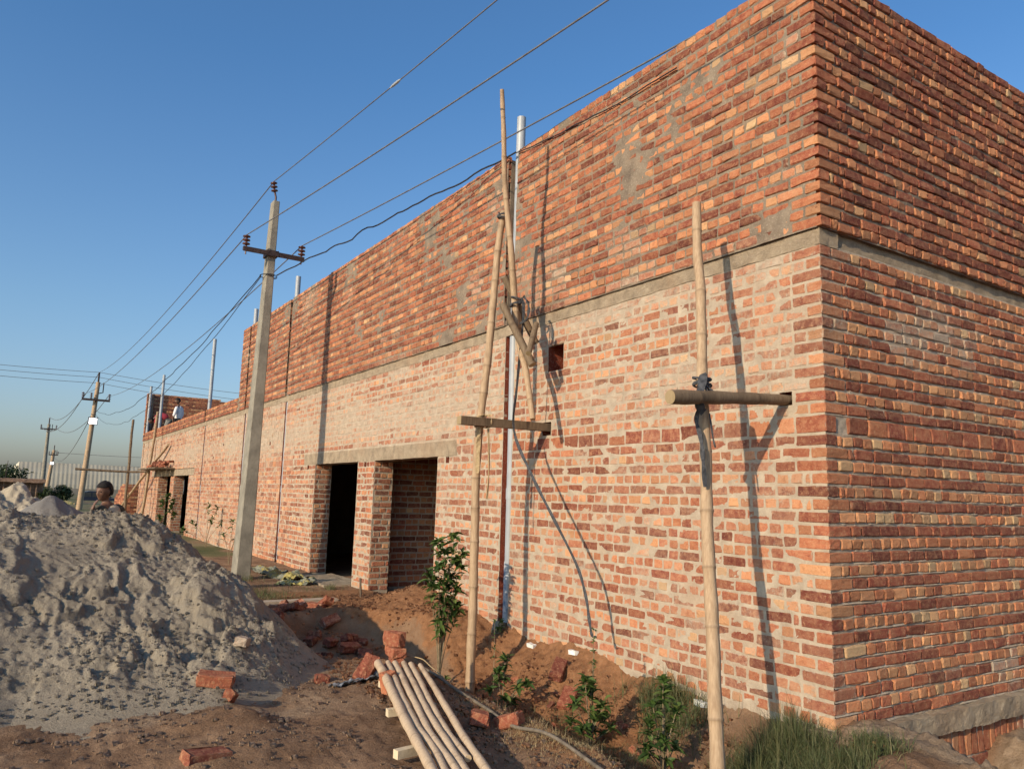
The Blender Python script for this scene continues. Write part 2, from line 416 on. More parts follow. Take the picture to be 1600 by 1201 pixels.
M['sand'] = sand_mat('grey_sand', (.245, .205, .155), (.35, .295, .225), (.14, .118, .088))
M['sand2'] = sand_mat('pale_sand', (.36, .30, .22), (.46, .39, .29), (.28, .23, .17))
M['gravel'] = sand_mat('dark_gravel', (.16, .15, .14), (.24, .22, .20), (.11, .10, .095))
RIDGE = [(-9, 4.9, 1.20), (-4.6, 4.85, 1.14), (-3.66, 4.95, 1.13), (-3.2, 4.9, .99)]
heap('sand_heap', M['sand'], RIDGE, 2.85, 1.15, 1.06, (-8.2, -1.3, 1.2, 8.4), .0135, 'big lumpy grey sand heap in the foreground, cut by the left edge', 100, 1., 15000)
heap('sand_heap', M['sand2'], [(-14, 20, 1.40), (-4.5, 20.2, 1.36), (-4.2, 20.2, 1.3)], 3.4, 1.6, 1.2, (-15, -2.2, 15.5, 24), .04, 'long pale sand heap with gullied face behind the big grey one', 200, 1.3)
heap('gravel_heap', M['gravel'], [(-3.72, 18.4, 1.22), (-3.5, 18.5, 1.16)], 1.7, 1.9, 1.1, (-6.5, -1.5, 15.5, 21.5), .04, 'smooth dark grey cone of gravel in front of the pale sand heap', 300, .45)['category'] = 'gravel heap'

# ---------------------------------------------------------------- brickwork
ZL = []                                                              # (z0, z1, type)  type 0 header 1 stretcher 2 brick on edge
zc = 0.0
for k in range(22): ZL.append((zc, zc + .0855, k % 2)); zc += .0855
ZL.append((zc, zc + .129, 2)); zc += .129
n_up = 14; hh = (3.19 - zc) / n_up
for k in range(n_up): ZL.append((zc, zc + hh, k % 2)); zc += hh
ZU = [(3.30 + k * .0845, 3.30 + (k + 1) * .0845, (k + 1) % 2) for k in range(24)]
def lay(width, zl, holes, rng, flip=False, u0=0., corner=None, mort=.011, bed=.018):
    out = []
    for ci, (z0, z1, ty) in enumerate(zl):
        t = ty if ty == 2 else (1 - ty if flip else ty)
        L = {0: .101, 1: .210, 2: .218}[t]
        u = u0 if corner is None else corner(ci, t)
        if corner is None: u -= rng.random() * L
        elif t == 1 and not flip: pass
        first = corner is not None
        while u < width:
            l = L + rng.normal(0, .004 if t else .003)
            if first: l = (.05, .104, .155, .214)[int(rng.integers(0, 4))] + rng.normal(0, .006); first = False
            if rng.random() < .04: l = .108 if t else .16
            g = mort * (.6 + .8 * rng.random())
            a, b = max(u, u0), min(u + l, width)
            u += l + g
            zz0, zz1 = z0 + bed * .5, z1 - bed * .5
            segs = [(a, b)]
            for (h0, h1, k0, k1) in holes:
                if k0 < (zz0 + zz1) / 2 < k1:
                    ns = []
                    for (p, q) in segs:
                        if q <= h0 or p >= h1: ns.append((p, q)); continue
                        if p < h0: ns.append((p, h0 - .003))
                        if q > h1: ns.append((h1 + .003, q))
                    segs = ns
            for p, q in segs:
                if q - p > .035: out.append((p, q, zz0, zz1, t, ci))
    return np.array(out) if out else np.zeros((0, 6))
def bricks(mb, B, org, U, N, prot, smear, rng, fine=True, tone=None, jit=1., m=0, wav=.004):
    """B rows (u0,u1,z0,z1,type,course); org at u=0,z=0; prot(u,z)->metres out of the plane; smear(u,z)->0..1"""
    if not len(B): return
    org = np.array(org, float); U = np.array(U, float); N = np.array(N, float); n = len(B)
    u0, u1, z0, z1 = B[:, 0], B[:, 1], B[:, 2], B[:, 3]
    w = u1 - u0; h = z1 - z0; uc = (u0 + u1) / 2; zc = (z0 + z1) / 2
    wz = wav * n2(uc, B[:, 5] * 3.1, 1.2, 2, 77) + .0015 * rng.normal(size=n)
    ch = .0085
    if fine: lv = [(0, 1), (0, 0), (0, .5), (.5, .5), (1, .5), (1, 0), (1, 1)]
    else: lv = [(0, 1), (0, 0), (1, 0), (1, 1)]
    K = len(lv)
    def coords(W):                                   # (n,K) positions
        o = []
        for (e, q) in lv:
            if q == .5 and e != .5: o.append(np.full(n, ch) if e == 0 else W - ch)
            elif e == .5: o.append(W / 2)
            else: o.append(np.zeros(n) if e == 0 else W)
        return np.stack(o, 1)
    cu_, cz_ = coords(w), coords(h)
    lev = np.array([0 if (q == 1) else (1 if q == 0 else 2) for e, q in lv])
    J = rng.normal(0, 1, (n, K, K, 3)) * np.array([.0023, .0019, .0007]) * jit
    # back ring copies outline jitter
    if fine:
        J[:, 0] = J[:, 1]; J[:, -1] = J[:, -2]; J[:, :, 0] = J[:, :, 1]; J[:, :, -1] = J[:, :, -2]
    lvl = np.minimum(lev[:, None], lev[None, :])
    dep = np.where(lvl == 0, -.045, np.where(lvl == 1, -.0068 if fine else 0., 0.))[None] + 0 * J[..., 0]
    if fine:                                          # rounded corners
        cor = np.zeros((K, K)); 
        for a in (1, -2):
            for b in (1, -2): cor[a, b] = 1
        dep = dep - .006 * cor * (1 + rng.random((n, K, K)))
    tilt = rng.normal(0, .0022, (n, 2)) * jit
    uu = cu_[:, :, None] + J[..., 0]; zz = cz_[:, None, :] + J[..., 1]
    if fine:
        sg = np.zeros(K); sg[:2] = 1; sg[-2:] = -1
        rnd = rng.random((n, 4)) ** 2 * .008 * jit     # knocked corners
        for a, ia in ((0, slice(0, 2)), (1, slice(-2, None))):
            for b, ib in ((0, slice(0, 2)), (1, slice(-2, None))):
                k = rnd[:, a * 2 + b][:, None, None]
                uu[:, ia, ib] += k * (1 - 2 * a) ; zz[:, ia, ib] += k * (1 - 2 * b) * .7
    # slight rotation in the plane
    th = rng.normal(0, .012, n) * jit
    du = uu - w[:, None, None] / 2; dz = zz - h[:, None, None] / 2
    uu = uu - dz * th[:, None, None]; zz = zz + du * th[:, None, None]
    dep = dep + J[..., 2] * (lvl > 0) + tilt[:, 0][:, None, None] * (uu / w[:, None, None] - .5) * 2 + tilt[:, 1][:, None, None] * (zz / h[:, None, None] - .5) * 2
    dep = dep + prot(uc, zc)[:, None, None]
    gu = (u0[:, None, None] + uu); gzz = (z0 + wz)[:, None, None] + zz
    V = org + gu[..., None] * U + gzz[..., None] * np.array([0, 0, 1.]) + dep[..., None] * N
    ed = np.minimum(np.minimum(cu_[:, :, None], (w[:, None] - cu_)[:, :, None]), np.minimum(cz_[:, None, :], (h[:, None] - cz_)[:, None, :]))
    if not fine: ed = ed + .012
    # tone: headers lighter, stretchers darker and redder
    r = np.where(B[:, 4] == 0, .63, np.where(B[:, 4] == 1, .25, .38)) + rng.normal(0, .15, n)
    if tone is not None: r = tone(r, uc, zc)
    r = np.clip(r, .02, .98); g = rng.random(n)
    sm = smear(uc, zc) + rng.normal(0, .10, n)
    A = np.stack([np.broadcast_to(v[:, None, None], (n, K, K)) for v in (r, g, sm)] + [ed], -1)
    F = gridf(K, K)
    if np.cross(U, [0, 0, 1]) @ N < 0: F = F[:, ::-1]
    F = (F[None] + (np.arange(n) * K * K)[:, None, None]).reshape(-1, 4)
    mb.add(V.reshape(-1, 3), F, m, A.reshape(-1, 4))
# full brick (all six faces) ---------------------------------------------------
def full_template():
    V = []; F = []; ax_ = []
    for ax in range(3):
        for sg in (-1, 1):
            base = len(V); o1, o2 = [i for i in range(3) if i != ax]
            for i in range(-2, 3):
                for j in range(-2, 3):
                    c = [0, 0, 0]; c[ax] = 2 * sg; c[o1] = i; c[o2] = j; V.append(c); ax_.append(ax)
            f = gridf(5, 5) + base
            n = np.cross(np.eye(3)[o1], np.eye(3)[o2])[ax] * sg
            F.append(f if n > 0 else f[:, ::-1])
    return np.array(V), np.concatenate(F), np.array(ax_)
FT = full_template()
def full_brick(mb, c, h, R=None, rng=RNG, r=.4, sm=.1, m=0, ch=.006, jit=1.):
    L, F, ax = FT; h = np.array(h, float)
    P = np.zeros(L.shape)
    for i in range(3):
        P[:, i] = np.select([L[:, i] == -2, L[:, i] == -1, L[:, i] == 0, L[:, i] == 1, L[:, i] == 2], [-h[i], -h[i] + ch, 0, h[i] - ch, h[i]])
    ext = (np.abs(L) == 2).sum(1)
    for i in range(3): P[:, i] -= np.sign(L[:, i]) * (np.abs(L[:, i]) == 2) * (ext >= 2) * ch * .35 * (ext - 1)
    key = ((L[:, 0] + 2) * 25 + (L[:, 1] + 2) * 5 + L[:, 2] + 2)
    J = rng.normal(0, .0016 * jit, (125, 3)); P = P + J[key]
    e = np.full(len(P), 9.)
    for i in range(3): e = np.where(ax == i, e, np.minimum(e, h[i] - np.abs(P[:, i])))
    if R is not None: P = P @ np.array(R).T
    A = np.stack([np.full(len(P), r), np.full(len(P), rng.random()), np.full(len(P), sm), np.clip(e, 0, 1)], -1)
    mb.add(P + np.array(c), F, m, A)

HOLES_A = [(5.56, 7.58, -.3, 1.885), (8.24, 10.24, -.3, 1.885), (21.85, 24.3, -.3, 1.80), (25.0, 27.5, -.3, 1.80)]
LINT = [(5.08, 10.86, 1.885, 2.075), (21.1, 29.2, 1.80, 2.0)]
CH = [(3.83, 4.02), (12.19, 12.33), (15.43, 15.57), (19.95, 20.09), (28.85, 28.99), (32.05, 32.19)]
SMALL = [(2.93, 3.19, 2.68, 2.955)]
rng = np.random.default_rng(5)
PUT = [(.255, .36, 2.09, 2.185), (3.12, 3.27, 2.03, 2.165)]
for (y_, z_) in [(5.25, 1.80), (7.9, 1.80), (10.6, 1.80), (13.2, 2.35), (14.5, 2.55), (17.5, 2.5), (18.6, 2.2), (11.0, 1.78)]:
    PUT.append((y_, y_ + .09, z_, z_ + .075))
holesA = HOLES_A + LINT + [(a, b, -.3, 5.4) for a, b in CH] + SMALL + PUT
LEN_A, LEN_B, UP_A = 32.5, 8.0, 16.2
bld = empty('brick_building', (0, 0, 0), 'long unplastered brick building with raw door openings and taller parapet at the near corner', 'building')

def zoneA(y, z):                                      # how much mortar is smeared over the bricks
    s_ = .33 + .22 * n2(y, z, .55, 3, 41) + .10 * n2(y, z, 2.2, 3, 42)
    s_ = s_ + .46 * np.exp(-((z - 2.5) / .36) ** 2) * sst(3.0, 6.0, y) * (1 - .4 * sst(14, 20, y)) + .20 * np.exp(-((z - 2.35) / .35) ** 2 - ((y - 1.2) / 1.2) ** 2)
    s_ = s_ + .50 * np.exp(-((z - 3.12) / .12) ** 2) * (.6 + .8 * n2(y, z, 1.3, 2, 47)) + .12 * sst(11, 15, y) + .10 * np.exp(-((z - .4) / .35) ** 2)
    s_ = s_ - .22 * np.exp(-((z - 1.97) / .10) ** 2) * (y < 5) - .10 * np.exp(-((z - 1.3) / .5) ** 2 - ((y - 1.) / 2) ** 2)
    return s_
def zoneU(y, z):
    p = n2(y, z, .9, 3, 51)
    return -.06 + .42 * sst(.26, .48, p + .22 * np.exp(-((z - 3.75) / .2) ** 2) + .30 * np.exp(-((z - 3.33) / .07) ** 2)) + .05 * n2(y, z, 3, 2, 52)
def zoneB(x, z):
    return -.04 + .12 * sst(2.4, 3.1, z) * (z < 3.25) + .62 * (.75 + .7 * n2(x, z, 4, 3, 67)) * np.exp(-((z - 2.72) / .24) ** 2) * sst(.5, 1.1, x + .3 * n2(x, z, 3, 2, 66)) * (1 - sst(2.0, 2.9, x)) + .5 * sst(.35, .6, n2(x, z, 1.1, 3, 61)) + .10 * n2(x, z, 4, 2, 62)
cornerA = lambda ci, t: (.236 if ci % 2 else .122)
CB = []                                               # corner bricks: even courses a header on A / stretcher on B
# lower long wall
mb = MB()
BA = lay(LEN_A, ZL, holesA, rng, corner=lambda ci, t: ((.125 if t == 0 else .242)), mort=.010, bed=.0125)
nearm = BA[:, 0] < 11.5
pA = lambda u, z: .0035 + .002 * n2(u * 9, z * 9, 1, 1, 4)
bricks(mb, BA[nearm], (0, 0, 0), (0, 1, 0), (-1, 0, 0), pA, zoneA, rng, True)
bricks(mb, BA[~nearm], (0, 0, 0), (0, 1, 0), (-1, 0, 0), lambda u, z: .004 + 0 * u, zoneA, rng, False)
def mortar_sheet(mb, org, U, N, u0, u1, z0, z1, step, holes, disp, m=1):
    us = np.linspace(u0, u1, max(2, int((u1 - u0) / step) + 1)); zs = np.linspace(z0, z1, max(2, int((z1 - z0) / step) + 1))
    for (a, b, c, d) in holes:                        # snap grid lines to hole edges
        for v in (a, b):
            if u0 < v < u1: us[np.argmin(abs(us - v))] = v
        for v in (c, d):
            if z0 < v < z1: zs[np.argmin(abs(zs - v))] = v
    Ug, Zg_ = np.meshgrid(us, zs, indexing='ij')
    dd = disp(Ug, Zg_)
    V = np.array(org) + Ug[..., None] * np.array(U, float) + Zg_[..., None] * np.array([0, 0, 1.]) + dd[..., None] * np.array(N, float)
    F = gridf(len(us), len(zs))
    cu2 = (us[:-1] + us[1:])[:, None] / 2 + 0 * zs[:-1][None]; cz2 = 0 * us[:-1][:, None] + (zs[:-1] + zs[1:])[None] / 2
    keepm = np.ones(cu2.shape, bool)
    for (a, b, c, d) in holes: keepm &= ~((cu2 > a) & (cu2 < b) & (cz2 > c) & (cz2 < d))
    F = F[keepm.ravel()]
    if np.cross(U, [0, 0, 1]) @ np.array(N) < 0: F = F[:, ::-1]
    mb.add(V.reshape(-1, 3), F, m)
dA = lambda u, z: .0012 + .0030 * n2(u, z, 9, 4, 71, .6) + .0012 * n2(u, z, 50, 2, 72)
mortar_sheet(mb, (0, 0, 0), (0, 1, 0), (-1, 0, 0), 0, 11.5, -.05, 3.2, .016, holesA, dA)
mortar_sheet(mb, (0, 0, 0), (0, 1, 0), (-1, 0, 0), 11.5, LEN_A, -.05, 3.2, .05, holesA, lambda u, z: .001 + .002 * n2(u, z, 5, 2, 71))
mortar_sheet(mb, (0, 0, 0), (0, 1, 0), (-1, 0, 0), 0, LEN_A, -.6, -.05, .06, HOLES_A[:0], lambda u, z: .004 + .006 * n2(u, z, 5, 3, 74))
# corner bricks, lower
for ci, (z0, z1, ty) in enumerate(ZL):
    t = ty if ty < 2 else 1
    la, lb = (.118, .234) if t == 0 else (.234, .118)
    c = (lb / 2 - .006, la / 2 - .006, (z0 + z1) / 2)
    r = np.clip((.62 if t == 0 else .34) + rng.normal(0, .15), .05, .95)
    full_brick(mb, c, (lb / 2, la / 2, (z1 - z0) / 2 - .0085), rng=rng, r=r, sm=.30 if z0 > 2.2 or z0 < .5 else .16, ch=.007)
# putlog holes, niches and pipe chases are lined
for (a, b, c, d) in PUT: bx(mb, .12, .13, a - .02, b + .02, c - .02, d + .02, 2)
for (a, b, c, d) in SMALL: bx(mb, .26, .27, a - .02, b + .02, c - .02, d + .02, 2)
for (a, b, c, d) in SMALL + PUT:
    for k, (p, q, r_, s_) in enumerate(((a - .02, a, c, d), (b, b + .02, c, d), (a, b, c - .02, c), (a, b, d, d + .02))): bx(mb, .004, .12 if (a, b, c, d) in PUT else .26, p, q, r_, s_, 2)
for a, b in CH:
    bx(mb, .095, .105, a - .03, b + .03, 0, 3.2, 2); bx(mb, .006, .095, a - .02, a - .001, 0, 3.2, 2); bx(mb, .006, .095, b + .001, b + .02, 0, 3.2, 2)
tag(keep(mb.build('wall', [M['brick'], M['mortar'], M['shade_brick']]), bld), 'pale mortar smeared lower wall of the long side')

# upper wall of the long side (overhangs by 3 cm, open joints, their shade put into the mortar colour)
mb = MB(); OV = -.022
holesU = [(a - OV, b - OV, 3.2, 5.4) for a, b in CH]
BU = lay(UP_A - OV, ZU, holesU, rng, flip=False, corner=lambda ci, t: (.125 if t == 0 else .242))
B2 = lay(LEN_A - OV, ZU[:4], holesU, rng); B2 = B2[B2[:, 0] > UP_A - OV]
B3 = lay(LEN_A - OV, ZU[4:], holesU, rng, u0=32.22); 
nearm = BU[:, 0] < 10
pU = lambda u, z: .013 + .003 * n2(u * 7, z * 11, 1, 1, 14)
bricks(mb, BU[nearm], (OV, OV, 0), (0, 1, 0), (-1, 0, 0), pU, zoneU, rng, True, jit=1.3, wav=.009)
bricks(mb, BU[~nearm], (OV, OV, 0), (0, 1, 0), (-1, 0, 0), pU, zoneU, rng, True, jit=1.3, wav=.009)
bricks(mb, B2, (OV, OV, 0), (0, 1, 0), (-1, 0, 0), pU, lambda u, z: .12 + 0 * u, rng, False)
bricks(mb, B3, (OV, OV, 0), (0, 1, 0), (-1, 0, 0), pU, lambda u, z: .05 + 0 * u, rng, False)
dU = lambda u, z: .005 + .010 * sst(.05, .5, n2(u, z, 2.0, 3, 81)) + .003 * n2(u, z, 22, 3, 82)
ztop = ZU[-1][1] - .012
mortar_sheet(mb, (OV, OV, 0), (0, 1, 0), (-1, 0, 0), .02, UP_A - OV, 3.302, ztop, .022, holesU, dU)
mortar_sheet(mb, (OV, OV, 0), (0, 1, 0), (-1, 0, 0), UP_A - OV, LEN_A - OV, 3.302, 3.63, .06, holesU, lambda u, z: .003 + 0 * u)
mortar_sheet(mb, (OV, OV, 0), (0, 1, 0), (-1, 0, 0), 32.22, LEN_A - OV, 3.63, ztop, .06, holesU, lambda u, z: .003 + 0 * u)
for ci, (z0, z1, ty) in enumerate(ZU):
    la, lb = (.118, .234) if ty == 0 else (.234, .118)
    jx, jy = rng.normal(0, .002, 2)
    c = (OV + lb / 2 - .014 + jx, OV + la / 2 - .014 + jy, (z0 + z1) / 2)
    full_brick(mb, c, (lb / 2, la / 2, (z1 - z0) / 2 - .0085), rng=rng, r=np.clip((.62 if ty == 0 else .36) + rng.normal(0, .15), .05, .95), sm=.0, ch=.007, jit=1.4)
# body of the wall behind the facing bricks, in pieces between the chases
ys = [.03] + [v for ab in CH for v in ab] + [LEN_A]
for k in range(0, len(ys), 2):
    a, b = ys[k], ys[k + 1]
    if a < UP_A < b: bx(mb, .004, .21, a, UP_A, 3.30, ztop - .03, 1); bx(mb, .004, .21, UP_A, b, 3.30, 3.60, 1)
    else: bx(mb, .004, .21, a, b, 3.30, ztop - .03 if b < UP_A else 3.60, 1)
for a, b in CH: bx(mb, .10, .20, a - .001, b + .001, 3.31, (ztop - .04) if b < UP_A else 3.59, 2)
bx(mb, .004, .21, 32.2, LEN_A, 3.61, ztop - .03, 1)
# bricks of the top course seen from the side: a row of caps
for y_ in np.arange(.25, UP_A, .12):
    if any(a - .06 < y_ + .05 < b + .06 for a, b in CH): continue
    full_brick(mb, (.10, y_ + .05, ztop - .028), (.105, .052, .032), rng=rng, r=.5 + rng.normal(0, .15), sm=.2)
tag(keep(mb.build('upper_wall', [M['brick'], M['mortar_dark'], M['shade_brick']]), bld), 'raw red brick parapet with open joints above the concrete band')

# short (right) wall
mb = MB()
BB = lay(LEN_B, ZL, [], rng, flip=True, corner=lambda ci, t: (.125 if t == 0 else .242))
nb_ = BB[:, 0] < 4
pB = lambda u, z: .009 + .004 * n2(u * 9, z * 9, 1, 1, 44)
toneB = lambda r, u, z: r + 0
bricks(mb, BB[nb_], (0, 0, 0), (1, 0, 0), (0, -1, 0), pB, zoneB, rng, True, tone=lambda r, u, z: r + .07, jit=1.25, wav=.006)
bricks(mb, BB[~nb_], (0, 0, 0), (1, 0, 0), (0, -1, 0), pB, zoneB, rng, False)
ze = np.array([z[0] for z in ZL] + [ZL[-1][1]])
def dB(u, z):
    k = np.clip(np.searchsorted(ze, z), 1, len(ze) - 1)
    dn = np.minimum(abs(z - ze[k - 1]), abs(ze[k] - z))
    lip = np.exp(-(dn / .0075) ** 2) * sst(-.35, .5, n2(u * 1., z * .7, 5, 4, 91)) * (1 - .65 * sst(1.2, 2.4, z)) 
    return -.006 + .017 * lip + .004 * n2(u, z, 24, 3, 92)
mortar_sheet(mb, (0, 0, 0), (1, 0, 0), (0, -1, 0), 0, 4, -.02, 3.2, .0095, [], dB)
mortar_sheet(mb, (0, 0, 0), (1, 0, 0), (0, -1, 0), 4, LEN_B, -.02, 3.2, .06, [], lambda u, z: 0 * u - .002)
tag(keep(mb.build('wall', [M['brick'], M['mortar']]), bld), 'orange brick lower wall of the short side with mortar squeezed from its joints')
mb = MB()
BUB = lay(LEN_B - OV, ZU, [], rng, flip=True, corner=lambda ci, t: (.125 if t == 0 else .242))
nb_ = BUB[:, 0] < 4.5
bricks(mb, BUB[nb_], (OV, OV, 0), (1, 0, 0), (0, -1, 0), lambda u, z: .013 + .0045 * n2(u * 7, z * 11, 1, 1, 15), lambda u, z: -.06 + .35 * sst(.3, .55, n2(u, z, 1.2, 3, 63)), rng, True, jit=1.45, wav=.009)
bricks(mb, BUB[~nb_], (OV, OV, 0), (1, 0, 0), (0, -1, 0), lambda u, z: .014 + 0 * u, lambda u, z: 0 * u, rng, False)
mortar_sheet(mb, (OV, OV, 0), (1, 0, 0), (0, -1, 0), .02, LEN_B - OV, 3.302, ztop, .025, [], lambda u, z: -.004 + .010 * sst(.1, .6, n2(u, z, 2.4, 3, 83)) + .004 * n2(u, z, 22, 3, 84))
bx(mb, .03, LEN_B, .004, .21, 3.30, ztop - .03, 1)
for x_ in np.arange(.25, LEN_B - .1, .12): full_brick(mb, (x_ + .05, .10, ztop - .028), (.052, .105, .032), rng=rng, r=.5 + rng.normal(0, .15), sm=.2)
tag(keep(mb.build('upper_wall', [M['brick'], M['mortar_dark']]), bld), 'raw red brick parapet of the short side')

# concrete band, lintels, footing
def rough_box(mb, x0, x1, y0, y1, z0, z1, step, amp, m=0, sd=0):
    for ax in range(3):
        for sg in (0, 1):
            lo = [x0, y0, z0]; hi = [x1, y1, z1]; o1, o2 = [i for i in range(3) if i != ax]
            a = np.linspace(lo[o1], hi[o1], max(2, int((hi[o1] - lo[o1]) / step) + 1)); b = np.linspace(lo[o2], hi[o2], max(2, int((hi[o2] - lo[o2]) / step) + 1))
            Aa, Bb = np.meshgrid(a, b, indexing='ij'); V = np.zeros(Aa.shape + (3,)); V[..., o1] = Aa; V[..., o2] = Bb; V[..., ax] = hi[ax] if sg else lo[ax]
            f = gridf(len(a), len(b))
            if (np.cross(np.eye(3)[o1], np.eye(3)[o2])[ax] > 0) != bool(sg): f = f[:, ::-1]
            P = V.reshape(-1, 3)
            off = np.stack([fbm(P, 7, 4, sd + k, .6) for k in range(3)], 1) * amp
            mb.add(P + off, f, m)
mb = MB()
rough_box(mb, -.008, .2, -.008, 14, 3.185, 3.303, .02, .011); bx(mb, -.010, .2, 14, LEN_A, 3.185, 3.300)
rough_box(mb, .19, 4, .016, .2, 3.186, 3.303, .03, .010, sd=5); bx(mb, 4, LEN_B, .016, .2, 3.185, 3.300)
keep(mb.build('concrete_band', M['concrete']), bld)
mb = MB(); rough_box(mb, -.006, .28, 5.06, 10.88, 1.885, 2.075, .03, .006, sd=9); keep(mb.build('lintel', M['concrete']), bld)
mb = MB(); rough_box(mb, -.006, .28, 21.1, 29.2, 1.80, 2.0, .1, .006, sd=19); keep(mb.build('lintel', M['concrete']), bld)
mb = MB(); rough_box(mb, .10, 6, -.075, .05, -.15, -.005, .016, .017, sd=12)
rough_box(mb, -.06, .12, -.12, .3, -.30, -.01, .03, .015, sd=13)
keep(mb.build('footing', M['concrete']), bld)
mb = MB(); rr = np.random.default_rng(3)
B = []; u = .12
while u < 6: l = .074 + rr.normal(0, .004); B.append((u, u + l, -.355, -.165, 0, 0)); u += l + .012
zz = -.36
for k in range(8):
    u = .1; t = (k + 1) % 2
    while u < 6: l = (.232 if t else .116) + rr.normal(0, .004); B.append((u, u + l, zz - .078, zz - .006, t, k)); u += l + .012
    zz -= .085
bricks(mb, np.array(B), (0, -.02, 0), (1, 0, 0), (0, -1, 0), lambda u, z: .012 + .004 * n2(u * 9, z * 9, 1, 1, 4), lambda u, z: .12 + .3 * sst(.1, .5, n2(u, z, 2, 3, 4)), rr, True, jit=1.4)
mortar_sheet(mb, (0, -.02, 0), (1, 0, 0), (0, -1, 0), .1, 6, -1.05, -.1, .02, [], lambda u, z: .002 + .005 * n2(u, z, 20, 3, 6))
keep(mb.build('foundation_wall', [M['brick'], M['mortar']]), bld)

# door reveals, pillars' sides, partitions
mb = MB()
def reveal(y, x1, z1, nrm, sm=.25, x0=0., z0=-.06):
    w_ = x1 - x0
    zl = [z for z in ZL if z[0] < z1 - .03 and z[1] > z0]
    B = lay(w_ - .003, zl, [], rr, flip=True); B[:, 3] = np.minimum(B[:, 3], z1 - .004)
    bricks(mb, B, (x0, y, 0), (1, 0, 0), (0, nrm, 0), lambda u, z: .006 + 0 * u, lambda u, z: sm + 0 * u, rr, True)
    mortar_sheet(mb, (x0, y, 0), (1, 0, 0), (0, nrm, 0), 0, w_, z0, z1, .03, [], lambda u, z: 0 * u + .001)
for (a, b, c, d) in HOLES_A:
    for y_, sg in ((b, -1), (a, 1)):
        mb = MB(); reveal(y_, .30, d, sg, x0=.003); keep(mb.build('door_reveal', [M['brick'], M['mortar']]), bld)
mb = MB()
# backs of the wall pieces, seen through the openings only
for a, b in ((0, 5.56), (7.58, 8.24), (10.24, 21.85), (24.3, 25.0), (27.5, LEN_A)): bx(mb, .285, .30, a + .002, b - .002, -.2, 3.18, 1)
for a, b, zt in ((5.56, 7.58, 2.08), (8.24, 10.24, 2.08), (21.85, 24.3, 2.005), (25.0, 27.5, 2.005)): bx(mb, .286, .30, a, b, zt, 3.18, 1)
keep(mb.build('wall_back', [M['brick'], M['mortar']]), bld)
mb = MB()
reveal(7.86, 5.0, 3.18, -1, .12, x0=.30); bx(mb, .30, 5.0, 7.87, 8.05, -.1, 3.18, 1)
keep(mb.build('partition', [M['brick'], M['mortar']]), bld)
mb = MB()
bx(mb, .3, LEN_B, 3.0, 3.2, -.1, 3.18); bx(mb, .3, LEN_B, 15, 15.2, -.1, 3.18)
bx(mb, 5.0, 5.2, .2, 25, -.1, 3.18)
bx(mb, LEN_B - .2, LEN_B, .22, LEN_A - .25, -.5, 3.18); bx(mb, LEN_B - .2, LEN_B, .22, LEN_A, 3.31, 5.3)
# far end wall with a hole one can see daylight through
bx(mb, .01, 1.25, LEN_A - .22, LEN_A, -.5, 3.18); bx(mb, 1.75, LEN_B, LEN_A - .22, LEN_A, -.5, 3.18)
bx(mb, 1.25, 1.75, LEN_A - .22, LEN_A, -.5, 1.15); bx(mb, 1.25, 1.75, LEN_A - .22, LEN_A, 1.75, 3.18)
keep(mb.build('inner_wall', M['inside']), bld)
mb = MB(); bx(mb, .21, LEN_B - .01, .205, LEN_A - .01, 3.19, 3.296); keep(mb.build('roof_slab', M['roofslab']), bld)
# far end parapet
mb = MB()
wt = lambda u: 5.33 if u < 2.9 else (5.25 if u < 4.4 else 5.16)
Bf = lay(LEN_B, ZU, [], rr); Bf = Bf[[b[3] < wt(b[0]) + .01 for b in Bf]]
bricks(mb, Bf, (0, 32.30, 0), (1, 0, 0), (0, -1, 0), lambda u, z: .010 + 0 * u, lambda u, z: .05 + 0 * u, rr, False, tone=lambda r, u, z: r + .05)
bx(mb, .22, 2.9, 32.305, 32.48, 3.3, 5.30, 1); bx(mb, 2.9, 4.4, 32.305, 32.48, 3.3, 5.21, 1); bx(mb, 4.4, LEN_B, 32.305, 32.48, 3.3, 5.12, 1)
tag(keep(mb.build('upper_wall', [M['brick'], M['mortar_dark']]), bld), 'far end parapet standing above the roof')
# threshold slab
mb = MB(); rough_box(mb, -.42, .3, 8.28, 9.9, -.2, .02, .03, .014, sd=22); keep(mb.build('threshold', M['concrete']), bld)

# drain pipes in their chases
PI = [(3.925, 5.78, .0), (12.26, 5.80, .0), (15.5, 5.74, .0), (20.02, 5.72, .0), (28.92, 5.72, .0), (32.12, 5.62, .0)]
for k, (y_, zt, lean) in enumerate(PI):
    mb = MB(); x_ = .058
    zz = np.array([.06, .7, .71, 1.9, 1.92, 3.1, 3.12, 4.2, 4.22, zt]); rd = np.full(10, .052)
    pts = [(x_ + (.0 if z < 5.2 else .0), y_ - .012 * math.sin(z * 1.4 + k), z) for z in zz]
    tube(mb, pts, rd, 14, 0)
    tube(mb, [(x_, y_ - .012 * math.sin(1.38 * 1.4 + k), 1.38), (x_, y_ - .012 * math.sin(1.48 * 1.4 + k), 1.50)], .060, 14, 0)
    o = keep(mb.build('drainpipe', M['pvc'], smooth=False), bld)
    for p in o.data.polygons: p.use_smooth = len(p.vertices) == 4
    if k == 0:
        tag(o, 'nearest grey drainpipe, blue paint on its foot')
        mb = MB(); tube(mb, [(x_, y_ - .003, z) for z in (.05, .25, .5, .72)], [.0545, .054, .0535, .0532], 14, 0); keep(mb.build('paint_coat', M['pvc_blue'], smooth=True), o)
        mb = MB(); tube(mb, [(-.03, y_, .10), (-.05, y_ - .01, .03), (-.10, y_ - .03, -.01)], [.07, .075, .06], 10, 0); keep(mb.build('pipe_shoe', M['pole_conc'], smooth=True), o)

